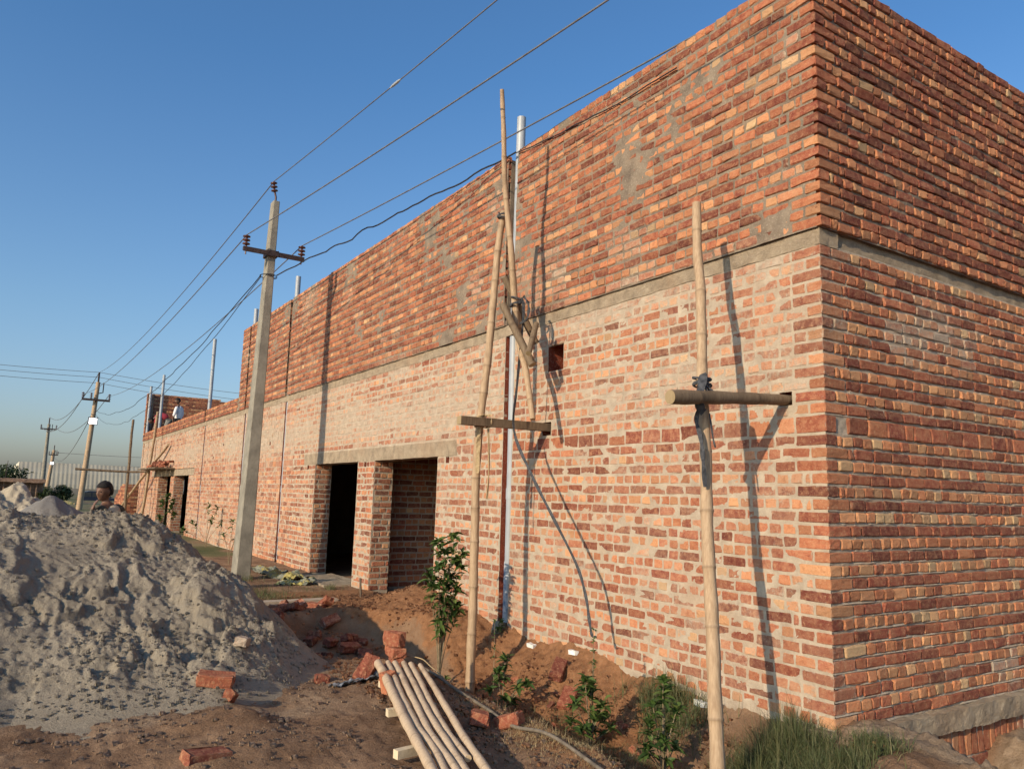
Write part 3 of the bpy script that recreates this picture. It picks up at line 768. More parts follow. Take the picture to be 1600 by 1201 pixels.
# ================================================================ loose things
def place(o, loc, label=None, cat=None, group=None, rot=None):
    loc = Vector(loc)
    o.data.transform(Matrix.Translation(-loc)); o.location = loc
    return tag(o, label, cat, group)
def child(o, parent):
    o.data.transform(Matrix.Translation(-Vector(parent.location))); o.parent = parent; return o
def seg_pts(P, n=5):                                  # smooth resample of a polyline
    P = np.array(P, float); out = []
    for i in range(len(P) - 1):
        p0 = P[max(i - 1, 0)]; p1 = P[i]; p2 = P[i + 1]; p3 = P[min(i + 2, len(P) - 1)]
        for t in np.linspace(0, 1, n, endpoint=False):
            out.append(.5 * ((2 * p1) + (-p0 + p2) * t + (2 * p0 - 5 * p1 + 4 * p2 - p3) * t * t + (-p0 + 3 * p1 - 3 * p2 + p3) * t ** 3))
    out.append(P[-1]); return np.array(out)
def bamboo_mat(name, c0, c1, dark):
    s = NT(name, .7, .3); r, g, b, a = s.attr()
    mp = s.n('Mapping'); mp.inputs['Scale'].default_value = (1, 1, .12); s.l(s.obj(), mp.inputs[0])
    n1 = s.noise(70, 4, .6, mp.outputs[0]); n2_ = s.noise(5, 4, .6, s.obj())
    c = s.ramp(n1, [(.3, c0), (.7, c1)])
    c = s.mix(s.mr(n2_, .5, .72, 0, .6), c, dark)
    c = s.mix(s.math('MULTIPLY', b, .75), c, tuple(v * .45 for v in dark))
    c = s.mix(s.mr(a, .3, .9, 0, .35), c, (.55, .42, .22))
    return s.out(c, s.bump(n1, .003, .8))
M['bamboo'] = bamboo_mat('bamboo', (.30, .20, .12), (.45, .325, .21), (.20, .13, .08))
M['bamboo_grey'] = bamboo_mat('weathered_bamboo', (.12, .080, .050), (.20, .145, .092), (.07, .048, .03))
M['bamboo_white'] = bamboo_mat('peeled_pole', (.40, .29, .19), (.55, .42, .29), (.28, .19, .12))
def bamboo(name, P, r0, r1, mat, label=None, cat='bamboo pole', group=None, node=.30, seg=12, seed=0, wob=.006, bulge=.12, parent=None):
    P = seg_pts(P, 6); L = np.concatenate([[0], np.cumsum(np.linalg.norm(np.diff(P, axis=0), axis=1))])
    rg = np.random.default_rng(seed + 11); nodes = []; x = node * .5
    while x < L[-1]: nodes.append(x); x += node * (.75 + .5 * rg.random())
    ts = sorted(set(list(np.linspace(0, L[-1], max(8, int(L[-1] / .06)))) + [q + d for q in nodes for d in (-.012, -.004, .004, .012) if 0 < q + d < L[-1]]))
    ts = np.array(ts); Q = np.stack([np.interp(ts, L, P[:, i]) for i in range(3)], 1)
    ph = rg.random(3) * 9
    Q = Q + wob * np.stack([np.sin(ts * 3.1 + ph[0]) + .5 * np.sin(ts * 8 + ph[1]), np.cos(ts * 2.7 + ph[1]), 0 * ts], 1)
    rad = r0 + (r1 - r0) * ts / L[-1]; nb = np.zeros(len(ts))
    for q in nodes:
        k = np.exp(-((ts - q) / .008) ** 2); nb = np.maximum(nb, k)
    rad = rad * (1 + bulge * nb) * (1 + .05 * np.sin(ts * 21 + ph[2]))
    A = np.zeros((len(ts), 4)); A[:, 2] = nb * .55
    mb = MB(); tube(mb, Q, rad, seg, 0, A)
    o = mb.build(name, mat)
    for p in o.data.polygons: p.use_smooth = len(p.vertices) == 4
    if parent is not None: return child(o, parent)
    return place(o, P[0] if P[0][2] < P[-1][2] else P[-1], label, cat, group)
def wraps(mb, c, axis, r, n, w, th=.006, seed=0, seg=20):
    rg = np.random.default_rng(seed); axis = np.array(axis, float); axis /= np.linalg.norm(axis)
    u = np.cross(axis, [.3, .2, .9]); u /= np.linalg.norm(u); v = np.cross(axis, u)
    t = np.linspace(0, 2 * np.pi * n, seg * n)
    q = np.array(c) + (r + .004 * rg.normal(size=1)) * (np.cos(t)[:, None] * u + np.sin(t)[:, None] * v) + axis * (np.linspace(-w / 2, w / 2, len(t)) + .3 * w * np.sin(t * .7 + rg.random() * 6))[:, None]
    tube(mb, q, th * (1 + .3 * np.sin(t * 3)), 6)
def ribbon(mb, P, w, seed=0, th=.003, nseg=5):
    P = seg_pts(P, nseg); rg = np.random.default_rng(seed); n = len(P)
    T = np.gradient(P, axis=0); T /= np.linalg.norm(T, axis=1)[:, None]
    a = np.cumsum(rg.normal(0, .22, n)) + rg.random() * 3
    side = np.cross(T, [.3, 1., .1]); side /= np.linalg.norm(side, axis=1)[:, None]; oth = np.cross(T, side)
    s_ = np.cos(a)[:, None] * side + np.sin(a)[:, None] * oth
    ww = w * (.6 + .4 * np.abs(np.sin(np.arange(n) * .7 + seed)))[:, None] / 2
    nn = np.cross(T, s_) * th
    V = np.stack([P - s_ * ww - nn, P + s_ * ww - nn, P + s_ * ww + nn, P - s_ * ww + nn], 1).reshape(-1, 3)
    i = np.arange(n - 1)[:, None] * 4 + np.arange(4)[None]; j = np.arange(n - 1)[:, None] * 4 + (np.arange(4)[None] + 1) % 4
    mb.add(V, np.stack([i, j, j + 4, i + 4], -1).reshape(-1, 4)); mb.add(V[:4], [[0, 1, 2, 3]]); mb.add(V[-4:], [[3, 2, 1, 0]])

# ---- scaffold poles against the long wall
P1 = [(-.955, .09, -.42), (-.930, .123, -.09), (-.86, .212, .582), (-.82, .265, .875), (-.76, .347, 1.341), (-.72, .390, 1.753), (-.68, .451, 2.187), (-.63, .495, 2.463), (-.56, .568, 2.897), (-.52, .634, 3.156), (-.47, .69, 3.583)]
p1 = bamboo('scaffold_pole', P1, .045, .033, M['bamboo'], 'stout upright bamboo pole nearest the building corner, black cloth knotted halfway up', 'bamboo pole', node=.42, seed=1, wob=.003)
mb = MB(); wraps(mb, (-.70, .43, 2.20), (-.04, .05, 1), .050, 4, .06, .008, 3); wraps(mb, (-.75, .37, 2.10), (1, .1, .3), .060, 3, .05, .008, 8)
ribbon(mb, [(-.74, .38, 2.24), (-.82, .33, 2.12), (-.86, .31, 2.03), (-.80, .33, 1.98)], .06, 3, .008)
ribbon(mb, [(-.80, .36, 2.02), (-.79, .40, 1.93), (-.80, .35, 1.80), (-.81, .325, 1.66), (-.80, .32, 1.50)], .030, 5, .005)
ribbon(mb, [(-.66, .44, 2.2), (-.64, .42, 2.14), (-.645, .41, 2.08)], .025, 6, .005)
ribbon(mb, [(-.70, .37, 1.98), (-.69, .35, 1.82), (-.67, .35, 1.76)], .012, 6, .004)
tag(child(mb.build('cloth_knot', M['cloth_dark']), p1), 'black rag tied round pole and log')
bamboo('putlog', [(-1.12, .30, 2.045), (-.5, .305, 2.095), (.09, .31, 2.135)], .047, .036, M['bamboo_grey'], 'thick round log lashed level across the nearest bamboo pole, its end in the wall', 'wooden log', node=.5, seed=4, bulge=.05, seg=16)
P2 = [(-.775, 3.25, -.40), (-.76, 3.253, -.31), (-.757, 3.276, .951), (-.755, 3.269, 1.861), (-.74, 3.214, 2.481), (-.68, 3.22, 3.129), (-.60, 3.268, 3.814), (-.57, 3.232, 4.284)]
p2 = bamboo('scaffold_pole', P2, .044, .034, M['bamboo'], 'tall bamboo pole planted in the trench between leafy sapling and nearest drainpipe', 'bamboo pole', node=.36, seed=2, wob=.004)
mb = MB(); wraps(mb, (-.76, 3.24, 2.13), (0, 0, 1), .052, 4, .08, .007, 5); wraps(mb, (-.70, 3.20, 2.12), (1, .3, .2), .058, 3, .05, .006, 6)
ribbon(mb, [(-.79, 3.20, 2.05), (-.80, 3.19, 1.85), (-.795, 3.2, 1.62)], .045, 2, .004); ribbon(mb, [(-.70, 3.18, 2.05), (-.68, 3.18, 1.7), (-.69, 3.18, 1.38)], .022, 8, .004)
tag(child(mb.build('rope_lashing', M['rope']), p2), 'straw rope lashing with hanging tails')
mb = MB(); wraps(mb, (-.585, 3.21, 4.22), (.05, 0, 1), .058, 3, .06, .008, 9); child(mb.build('cloth_knot', M['cloth_dark']), p2)
mb = MB(); L0 = np.array([(-1.03, 3.17, 2.105), (-.6, 3.18, 2.108), (.07, 3.20, 2.112)])
tube(mb, seg_pts(L0, 6), [.056] * 13, 4, 0, square=True)
place(mb.build('putlog', M['bamboo_grey']), (-1.03, 3.17, 2.10), 'square sawn timber tied level across the tall bamboo pole, left of the big wall hole', 'timber')
up = [(-.445, 3.13, 3.05), (-.48, 3.134, 3.405), (-.55, 3.093, 3.779), (-.60, 3.126, 4.312), (-.67, 3.084, 4.686), (-.73, 3.022, 5.053), (-.78, 3.0, 5.439)]
p3 = bamboo('scaffold_pole', up, .036, .022, M['bamboo'], 'thin bamboo pole reaching into the sky above the parapet, lashed onto a lower one', 'bamboo pole', node=.36, seed=3, wob=.004)
mb = MB(); wraps(mb, (-.46, 3.11, 3.33), (.1, 0, 1), .055, 3, .09, .009, 12); ribbon(mb, [(-.42, 3.05, 3.38), (-.38, 3.02, 3.30), (-.40, 3.0, 3.15), (-.45, 3.06, 3.10)], .06, 12, .007)
ribbon(mb, [(-.45, 3.039, 3.358), (-.42, 3.042, 3.201), (-.46, 3.062, 2.494), (-.48, 3.066, 2.042), (-.45, 2.796, 1.622), (-.42, 2.52, 1.278), (-.38, 2.186, .857), (-.36, 2.074, .603), (-.35, 2.031, .401), (-.35, 1.995, .294), (-.33, 1.96, .285)], .032, 21, .002)
tag(child(mb.build('cloth_strap', M['cloth_dark']), p3), 'long black cloth strap hanging down to near the ground')
bamboo('scaffold_pole', [(-.46, 2.78, 2.13), (-.45, 2.835, 2.286), (-.44, 2.94, 2.608), (-.42, 3.096, 2.886), (-.40, 3.19, 3.34)], .028, .034, M['bamboo'], 'short leaning bamboo pole standing on the square timber, below the knot of black cloth', 'bamboo pole', node=.4, seed=6, wob=.003)
bamboo('brace_log', [(-.56, 3.197, 3.584), (-.2, 3.126, 2.939)], .036, .034, M['bamboo_grey'], 'upper dark stick slanting down to the right behind the cloth knot, to the wall', 'wooden stick', node=.5, seed=7, wob=.002)
bamboo('brace_log', [(-.60, 3.154, 3.291), (-.42, 2.863, 2.663)], .036, .040, M['bamboo_grey'], 'lower stick slanting down to the right, in front of the drainpipe', 'wooden stick', node=.5, seed=8, wob=.002)
bamboo('brace_log', [(-.30, 2.989, 3.105), (-.52, 2.785, 2.751)], .030, .028, M['bamboo_grey'], 'short dark stick slanting down to the left beside the big wall hole', 'wooden stick', node=.5, seed=9, wob=.002)

# ---- the row of pale poles lying on battens
BP = [[(-2.072, 2.380, .150), (-2.205, 1.913, .144), (-2.438, 1.181, .132), (-2.580, .689, .121), (-2.683, .303, .110)], [(-1.999, 2.369, .150), (-2.226, 1.681, .141), (-2.455, .947, .127), (-2.545, .573, .118), (-2.635, .277, .110)], [(-1.961, 2.328, .150), (-2.249, 1.420, .137), (-2.464, .755, .123), (-2.586, .251, .110)], [(-1.901, 2.299, .150), (-2.300, 1.112, .132), (-2.445, .586, .120), (-2.546, .229, .110)], [(-1.871, 2.239, .150), (-2.291, .982, .129), (-2.463, .345, .114)], [(-1.821, 2.193, .149), (-2.129, 1.218, .135), (-2.311, .675, .123), (-2.459, .183, .110)]]
LB = ['thickest pale pole lying at the left edge of the row, its far end cut blunt', 'pale pole lying second from the left in the row', 'pale pole lying third from the left in the row', 'pale pole lying fourth from the left in the row', 'pale pole lying fifth in the row, short and ending in a split tip', 'pale pole lying at the right edge of the row, beside the grey hoses']
for k, P in enumerate(BP):
    if k != 4: d = np.array(P[-1]) - np.array(P[-2]); P = P + [tuple(np.array(P[-1]) + d / np.linalg.norm(d) * (.9 + .1 * k))]
    r0, r1 = [(.031, .025), (.022, .020), (.024, .021), (.022, .022), (.023, .018), (.019, .026)][k]
    o = bamboo('bamboo_pole', P, r0, r1, M['bamboo_white'], LB[k], 'bamboo pole', 'pale poles lying in a row on battens', node=.38, seed=20 + k, wob=.0025, bulge=.05)
M['batten'] = simple('pale_batten', (.50, .40, .27), (.66, .55, .38), 14, .003, .85)
for k, (a, b, lab) in enumerate([((-2.17, 2.10, .07), (-1.86, 2.20, .08), 'pale sawn batten under the far ends of the row of poles'), ((-2.42, 1.42, .07), (-2.10, 1.40, .075), 'pale sawn batten under the middle of the row of poles'), ((-2.68, .72, .06), (-2.30, .78, .06), 'pale sawn batten under the row of poles at the bottom of the photo')]):
    mb = MB(); a = np.array(a); b = np.array(b); tube(mb, [a, a * .6 + b * .4, b], [.031] * 3, 4, square=True)
    place(mb.build('batten', M['batten']), a, lab, 'timber', 'battens under the poles')

# ---- bricks
def rotm(rx, ry, rz): return np.array((Matrix.Rotation(rz, 3, 'Z') @ Matrix.Rotation(ry, 3, 'Y') @ Matrix.Rotation(rx, 3, 'X')))
BH = (.115, .056, .037)
def loose(x, y, z, rot, r=.35, label='', group=None, h=BH, name='brick', sm=.12, jit=2.4, seed=0):
    mb = MB(); full_brick(mb, (0, 0, 0), h, rotm(*[math.radians(a) for a in rot]), np.random.default_rng(seed + 50), r * .85, sm, ch=.009, jit=jit)
    o = mb.build(name, M['brick_loose']); o.location = (x, y, z); return tag(o, label, 'brick', group)
g0 = lambda x, y: float(gz(np.array([x]), np.array([y]))[0])
zs = g0(-1.74, 2.82)
G = 'small stack of bricks at the far end of the poles'
loose(-1.73, 2.80, zs + .04, (0, 0, 70), .40, 'bottom brick of the small stack behind the row of poles', G, seed=1)
loose(-1.745, 2.79, zs + .118, (0, 0, 82), .46, 'middle brick of the small stack behind the row of poles', G, seed=2)
loose(-1.755, 2.80, zs + .215, (90, 3, 100), .52, 'orange brick set on edge on top of the small stack', G, h=(.112, .056, .037), seed=3)
loose(-2.12, 2.50, g0(-2.12, 2.5) + .06, (28, -38, 35), .36, 'red brick leaning on the ground left of the small stack', seed=4)
loose(-1.93, 2.60, g0(-1.93, 2.6) + .035, (0, 4, 160), .34, 'flat red brick between the leaning brick and the small stack', seed=14)
loose(-2.16, 1.98, g0(-2.2, 1.95) + .05, (90, 80, 10), .62, 'tan brick standing upright under the left edge of the row of poles', seed=15, h=(.10, .05, .035))
loose(-.30, 2.52, g0(-.30, 2.52) + .035, (14, -26, 38), .30, 'dark red brick lying on the clay bank, the upper of two', seed=5)
loose(-.47, 2.16, g0(-.47, 2.16) + .035, (12, -28, 34), .36, 'reddish brick half sunk in the clay bank, the lower of two', seed=6)
loose(-3.235, 2.36, g0(-3.235, 2.36) + .13, (8, 6, -20), .50, 'big orange brick lying on the foot of the sand heap', seed=7)
loose(-3.19, 2.12, g0(-3.19, 2.12) + .06, (30, 20, 60), .55, 'small broken piece of brick just below the orange brick on the sand', h=(.05, .035, .03), seed=8)
loose(-3.54, 1.12, g0(-3.54, 1.12) - .012, (4, 8, 15), .20, 'dark red brick half buried at the very bottom of the photo', seed=9)
0 and loose(-3.29, 1.55, g0(-3.29, 1.55) - .01, (10, 28, 50), .26, 'brown muddy brick sticking out of the soil below the sand heap', seed=10)
loose(-1.93, 1.13, g0(-1.93, 1.13) + .03, (12, 10, 60), .33, 'dark red brick beside the row of poles and the grey hoses', seed=11)
loose(-1.78, 1.02, g0(-1.78, 1.02) + .03, (0, 20, 120), .42, 'broken orange brick under the grey hoses', h=(.08, .05, .037), seed=12)
loose(-1.50, 2.20, g0(-1.5, 2.2) + .03, (20, 10, 80), .25, 'dark brick on the edge of the trench beside the far ends of the poles', seed=13)
loose(-2.42, 2.60, g0(-2.42, 2.6) + .02, (5, 4, 80), .33, 'small red brick piece at the right toe of the sand heap', h=(.06, .05, .03), seed=16)
loose(-2.98, 2.75, g0(-2.98, 2.75) + .30, (10, 4, 60), .9, 'grey mortar covered brick half buried in the sand heap', h=(.06, .045, .03), sm=.9, seed=17)
rr = np.random.default_rng(77); cnt = 0
while cnt < 62:
    x, y = rr.uniform(-2.25, -.95), rr.uniform(3.1, 6.4)
    if ((x + 1.5) / .8) ** 2 + ((y - 4.75) / 1.6) ** 2 > 1 or (x > -1.25 and y < 3.8): continue
    z = g0(x, y); f = rr.random(); h = BH if f > .55 else (.035 + .05 * rr.random(), .05, .035)
    loose(x, y, z + .02 + .05 * rr.random() * (cnt % 3 > 0), (rr.normal(0, 22), rr.normal(0, 22), rr.random() * 180), np.clip(rr.normal(.2, .14), .03, .7), 'muddy brick or brick fragment lying in the hollow between sand heap and doorway', 'broken bricks in the hollow', h=h, name='brick', sm=rr.uniform(.0, .35), jit=2.6, seed=100 + cnt); cnt += 1
rr = np.random.default_rng(78); cnt = 0
while cnt < 26:
    x, y = rr.uniform(-1.35, -.25), rr.uniform(.9, 3.6); z = g0(x, y)
    loose(x, y, z + .008, (rr.normal(0, 25), rr.normal(0, 25), rr.random() * 180), np.clip(rr.normal(.35, .2), .03, .9), 'small brick chip on the clay of the trench beside the wall', 'brick chips in the trench', h=(.018 + .03 * rr.random(), .022, .018), sm=.2, jit=2.5, seed=300 + cnt)['category'] = 'brick chip'; cnt += 1

# ---- rubble, clods and straw: stuff
def blobs(mb, pts, size, rg, flat=.7):
    ico = np.array([[x, y, z] for x in (-1, 1) for y in (-1, 1) for z in (-1, 1)] + [[1.5, 0, 0], [-1.5, 0, 0], [0, 1.5, 0], [0, -1.5, 0], [0, 0, 1.5], [0, 0, -1.5]], float) * .6
    T = []
    for ax, vi in ((0, 8), (1, 10), (2, 12)):
        for sg, off in ((1, 0), (-1, 1)):
            q = [k for k in range(8) if ico[k][ax] * sg > 0]; o1, o2 = [i for i in range(3) if i != ax]
            q.sort(key=lambda k: math.atan2(ico[k][o1], ico[k][o2]))
            for j in range(4): T.append([q[j], q[(j + 1) % 4], vi + off])
    n = len(pts); V = ico[None] * size[:, None, None] * (1 + .6 * (rg.random((n, 14, 3)) - .5)) * np.array([1, 1, flat]) + pts[:, None]
    mb.add(V.reshape(-1, 3), (np.array(T)[None] + (np.arange(n) * 14)[:, None, None]).reshape(-1, 3), 0)
rg = np.random.default_rng(9); N_ = 26000
x = rg.uniform(-2.3, -.06, N_); y = np.where(x > -.05, rg.uniform(-1.0, -.2, N_), rg.uniform(-.4, 7.2, N_)); k = rg.random(N_) < sst(-.2, .5, n2(x, y, 2.2, 3, 55)) + .12; x, y = x[k], y[k]
mb = MB(); blobs(mb, np.stack([x, y, gz(x, y) + .003], 1), (.004 + .026 * rg.random(len(x)) ** 6), rg)
tag(mb.build('clay_clods', simple('clay_clod', (.22, .10, .05), (.34, .18, .095), 20, .005, .95), smooth=True), 'crumbly orange clay clods scattered along the trench and bank', 'clods', kind='stuff')
x = rg.uniform(-4.8, -1.3, 17000); y = rg.uniform(-.6, 3.4, 17000); k = rg.random(17000) < sst(-.3, .6, n2(x, y, 1.6, 3, 56)) + .1; x, y = x[k], y[k]
mb = MB(); blobs(mb, np.stack([x, y, gz(x, y) + .002], 1), .0025 + .022 * rg.random(len(x)) ** 8, rg)
tag(mb.build('soil_crumbs', simple('soil_crumb', (.20, .125, .078), (.36, .24, .155), 20, .004, .95), smooth=True), 'brown soil crumbs and grit strewn over the trodden foreground', 'soil crumbs', kind='stuff')
def blades(mb, x, y, z, h, lean, wd, rg, droop=.5):
    n = len(x); a = rg.random(n) * 2 * np.pi; L = h * (.5 + .8 * rg.random(n)); le = lean * rg.random(n)
    ts = np.array([0, .35, .7, 1.]); d = np.stack([np.cos(a), np.sin(a)], 1); pn = np.stack([-np.sin(a), np.cos(a)], 1); b = rg.random(n) * 2 * np.pi
    pn = np.stack([np.cos(b), np.sin(b)], 1); V = []
    for k, t in enumerate(ts):
        r_ = L * le * t ** 1.7; zz = L * t * (1 - droop * le * t)
        c = np.stack([x + d[:, 0] * r_, y + d[:, 1] * r_, z + zz], 1); ww = wd * (1 - t * .9) * (.6 + .6 * rg.random(n) * 0 + .4)
        s_ = np.stack([pn[:, 0] * ww, pn[:, 1] * ww, 0 * ww], 1) if np.ndim(ww) else np.concatenate([pn * ww, np.zeros((n, 1))], 1)
        V += [c - s_, c + s_]
    V = np.stack(V, 1); F = np.array([[2 * k, 2 * k + 1, 2 * k + 3, 2 * k + 2] for k in range(3)])
    g = rg.random(n); A = np.broadcast_to(np.stack([g, g, g, g], 1)[:, None], (n, 8, 4))
    mb.add(V.reshape(-1, 3), (F[None] + (np.arange(n) * 8)[:, None, None]).reshape(-1, 4), 0, A.reshape(-1, 4))
def leaf_mat(name, c0, c1, c2, tr=.25, rough=.55):
    s = NT(name, rough, .35); r, g, b, a = s.attr()
    c = s.ramp(r, [(0, c0), (.5, c1), (1, c2)]); s.out(c)
    tl = s.n('BsdfTranslucent'); s.l(c, tl.inputs[0]); mx = s.n('MixShader'); mx.inputs[0].default_value = tr
    s.l(s.b.outputs[0], mx.inputs[1]); s.l(tl.outputs[0], mx.inputs[2]); s.l(mx.outputs[0], s.t.nodes['Material Output'].inputs[0]); return s.m
M['grass'] = leaf_mat('grass_blade', (.055, .075, .028), (.09, .11, .042), (.20, .18, .09))
M['straw'] = leaf_mat('dry_straw', (.30, .21, .10), (.42, .31, .16), (.52, .42, .24))
M['leaf'] = leaf_mat('sapling_leaf', (.035, .070, .016), (.065, .115, .026), (.15, .20, .055))
M['leaf_far'] = leaf_mat('bush_leaf', (.03, .05, .018), (.055, .08, .03), (.10, .13, .05))
M['stem'] = simple('plant_stem', (.16, .12, .07), (.28, .22, .14), 30, .002)
rg = np.random.default_rng(12); mb = MB()
for (cx, cy, rx, ry, n, h, le) in [(-.30, .18, .30, .22, 3600, .24, .9), (-.42, -.22, .34, .26, 3600, .17, 1.1), (-.12, -.34, .32, .16, 2200, .12, 1.2), (-.55, .30, .16, .2, 1300, .22, .9), (-.14, 1.35, .16, .38, 1800, .22, .9), (-.35, 1.15, .25, .3, 900, .14, 1.), (-.62, 1.9, .3, .3, 700, .10, 1.1), (-.95, 1.3, .3, .45, 1100, .09, 1.2), (-1.15, .75, .25, .4, 700, .08, 1.2), (-.75, .8, .3, .3, 700, .10, 1.1), (-1.0, 2.15, .2, .2, 350, .12, 1.), (-1.5, 7.4, .3, .5, 1000, .12, .9), (-.7, 8.0, .5, .5, 300, .09, 1.), (-1.35, 9.4, .25, .3, 500, .16, .8), (-1.1, 6.9, .2, .15, 200, .1, .8), (-2.3, .0, .5, .4, 60, .06, 1.), (-.45, 7.9, .08, .12, 160, .14, .5)]:
    n = int(n * .75); q = rg.normal(size=(n, 2)) * .55; x = cx + q[:, 0] * rx; y = cy + q[:, 1] * ry; k = x < -.015; x, y = x[k], y[k]
    kk = n2(x, y, 7, 2, 5) > -.35; x, y = x[kk], y[kk]
    hh_ = h * (.6 + .5 * n2(x, y, 3, 2, 6) + .3)
    blades(mb, x, y, gz(x, y) - .005, hh_, le * 1.5, .0026 if h > .1 else .0017, rg)
tag(mb.build('grass', M['grass']), 'tufts of fine green grass along the foot of the wall', 'grass', kind='stuff')
mb = MB()
for (cx, cy, rx, ry, n) in [(-1.62, .62, .3, .45, 2600), (-1.3, .95, .4, .5, 900), (-.85, .95, .4, .4, 500), (-1.7, 1.5, .3, .5, 260), (-.3, 2.0, .3, .5, 250)]:
    q = rg.normal(size=(n, 2)) * .55; x = cx + q[:, 0] * rx; y = cy + q[:, 1] * ry; k = x < -.02; x, y = x[k], y[k]
    blades(mb, x, y, gz(x, y) + .001, .05, 2.2, .0011, rg, .42)
tag(mb.build('straw', M['straw']), 'short dry straw littering the soil beside the grey hoses', 'straw', kind='stuff')

# ---- plants
def leaves(mb, C, Dr, Ln, rg, wr=.19, cur=.35):
    n = len(C); Dr = Dr / np.linalg.norm(Dr, axis=1)[:, None]
    up = np.array([0, 0, 1.]) + rg.normal(0, .25, (n, 3)); S = np.cross(Dr, up); S /= np.linalg.norm(S, axis=1)[:, None] + 1e-9; Nn = np.cross(S, Dr)
    ts = np.array([0, .18, .42, .7, 1.]); wd = np.array([.12, .75, 1., .72, .04]) * wr
    V = []
    for t, w_ in zip(ts, wd):
        c = C + Dr * (Ln * t)[:, None] - np.array([0, 0, 1.]) * (Ln * cur * t * t)[:, None]
        V += [c - S * (Ln * w_)[:, None] + Nn * (Ln * w_ * .35)[:, None], c, c + S * (Ln * w_)[:, None] + Nn * (Ln * w_ * .35)[:, None]]
    V = np.stack(V, 1); F = np.array([[3 * k + j, 3 * k + j + 1, 3 * k + j + 4, 3 * k + j + 3] for k in range(4) for j in (0, 1)])
    g = np.clip(rg.normal(.4, .28, n), 0, 1); A = np.broadcast_to(np.stack([g, g, g, g], 1)[:, None], (n, 15, 4))
    mb.add(V.reshape(-1, 3), (F[None] + (np.arange(n) * 15)[:, None, None]).reshape(-1, 4), 0, A.reshape(-1, 4))
def rosette(mb, c, n, L, rg, spread=1.):
    n = int(n * 1.5); L = L * 1.12; a = np.arange(n) * 2.4 + rg.random() * 6; e = rg.uniform(-.1, 1.2, n) / spread
    Dr = np.stack([np.cos(a) * np.cos(e), np.sin(a) * np.cos(e), np.sin(e)], 1)
    leaves(mb, np.array(c)[None] + rg.normal(0, L * .12, (n, 3)) * np.array([.5, .5, 1.4]), Dr, L * (.65 + .5 * rg.random(n)), rg)
def sapling(base, tips, L, nl, label, seed, cat_='sapling', group=None, stem_r=.006, mat='leaf', name='sapling', spread=1.):
    rg = np.random.default_rng(seed); base = np.array([base[0], base[1], g0(base[0], base[1]) - .01])
    t = empty(name, base, label, cat_, group); sm = MB(); lm = MB()
    for tp in tips:
        tp = np.array(tp, float); fork = np.array([tp[0] * .25, tp[1] * .25, tp[2] * .45])
        tube(sm, seg_pts([base, base + fork, base + tp], 4), np.linspace(stem_r, stem_r * .5, 9), 6)
        rosette(lm, base + tp, nl, L, rg, spread)
        if tp[2] > .3: rosette(lm, base + tp * .92 + [0, 0, -.02], nl // 2, L, rg, spread); rosette(lm, base + tp * .84 + [0, 0, -.02], nl // 3, L * .9, rg, spread)
    child(sm.build('stem', M['stem']), t); child(lm.build('foliage', M[mat]), t); return t
tall = [(a_, b_, c_ * .86 + .42) for a_, b_, c_ in [(.10, -.02, 1.20), (-.04, .03, 1.14), (.03, .02, 1.02), (.20, -.03, 1.0), (.15, .0, .90), (-.06, -.03, .86), (-.14, .02, .78), (.10, .03, .74), (.02, -.04, .70), (-.09, .0, .66), (.14, -.03, .62), (.02, .0, .50), (.12, .02, .44), (.18, .0, .40), (.04, .03, .34), (-.02, -.02, .28)]]
sapling((-.90, 3.62), tall, .105, 13, 'tall leafy green sapling in front of the wall, just left of the tall bamboo pole', 31)
sapling((-.93, 3.52), [(0, 0, .10), (.06, .02, .13), (-.05, 0, .07)], .07, 9, 'little leafy sprig at the foot of the tall sapling', 32, 'plant', name='plant')
sapling((-.10, 3.80), [(0, 0, .07), (.02, .02, .12), (-.03, 0, .05)], .06, 9, 'small bright sprig under the foot of the nearest drainpipe', 33, 'plant', name='plant')
sapling((-.98, 2.36), [(-.05, .0, .34), (.03, .03, .28), (.12, -.04, .22), (-.10, .03, .20), (.0, -.05, .14), (.10, .0, .10), (.20, -.06, .24), (-.04, .06, .07), (.02, .0, .44)], .085, 11, 'bushy sapling in the trench beside the foot of the tall bamboo pole', 34)
sapling((-.98, 2.50), [(.0, .0, .50), (.0, .01, .72)], .045, 4, 'thin nearly bare shoot rising behind the bushy trench sapling', 35, 'plant', stem_r=.003, name='plant')
sapling((-.80, 1.45), [(-.05, .0, .46), (.04, .04, .40), (-.12, .02, .30), (.10, -.03, .28), (.0, -.06, .22), (.14, .03, .18), (-.10, -.04, .14), (.04, .03, .11), (-.17, .0, .20), (.19, .0, .10)], .095, 11, 'dark bushy sapling in the middle of the trench, below the two bricks on the bank', 36)
sapling((-.72, 1.52), [(.0, .0, .80), (.0, .0, .72), (.01, .0, .64), (.0, .01, .56)], .035, 6, 'slim upright shoot with tiny leaves rising above the middle trench sapling', 37, 'plant', stem_r=.0035, name='plant')
sapling((-.80, .70), [(.0, .0, .60), (.05, .03, .52), (-.07, .02, .46), (.10, -.02, .42), (-.12, .0, .34), (.06, .02, .28), (-.03, -.04, .24), (.12, .02, .18), (-.10, .03, .16), (.03, .0, .10), (-.16, -.02, .22)], .085, 11, 'bushy sapling just left of the stout pole nearest the corner', 38)
sapling((-.95, 12.0), [(.02, .0, .80), (.16, .0, .72), (-.12, .0, .55), (.1, 0, .5)], .10, 6, 'thin sapling with few leaves beside the concrete pole', 39)
sapling((-.35, 17.0), [(-.35, .0, .62), (.0, .0, 1.0), (.2, .0, .95), (.35, .0, .62), (-.55, .0, .45), (.1, 0, .7)], .13, 7, 'small sapling with open crown against the far part of the wall', 40)
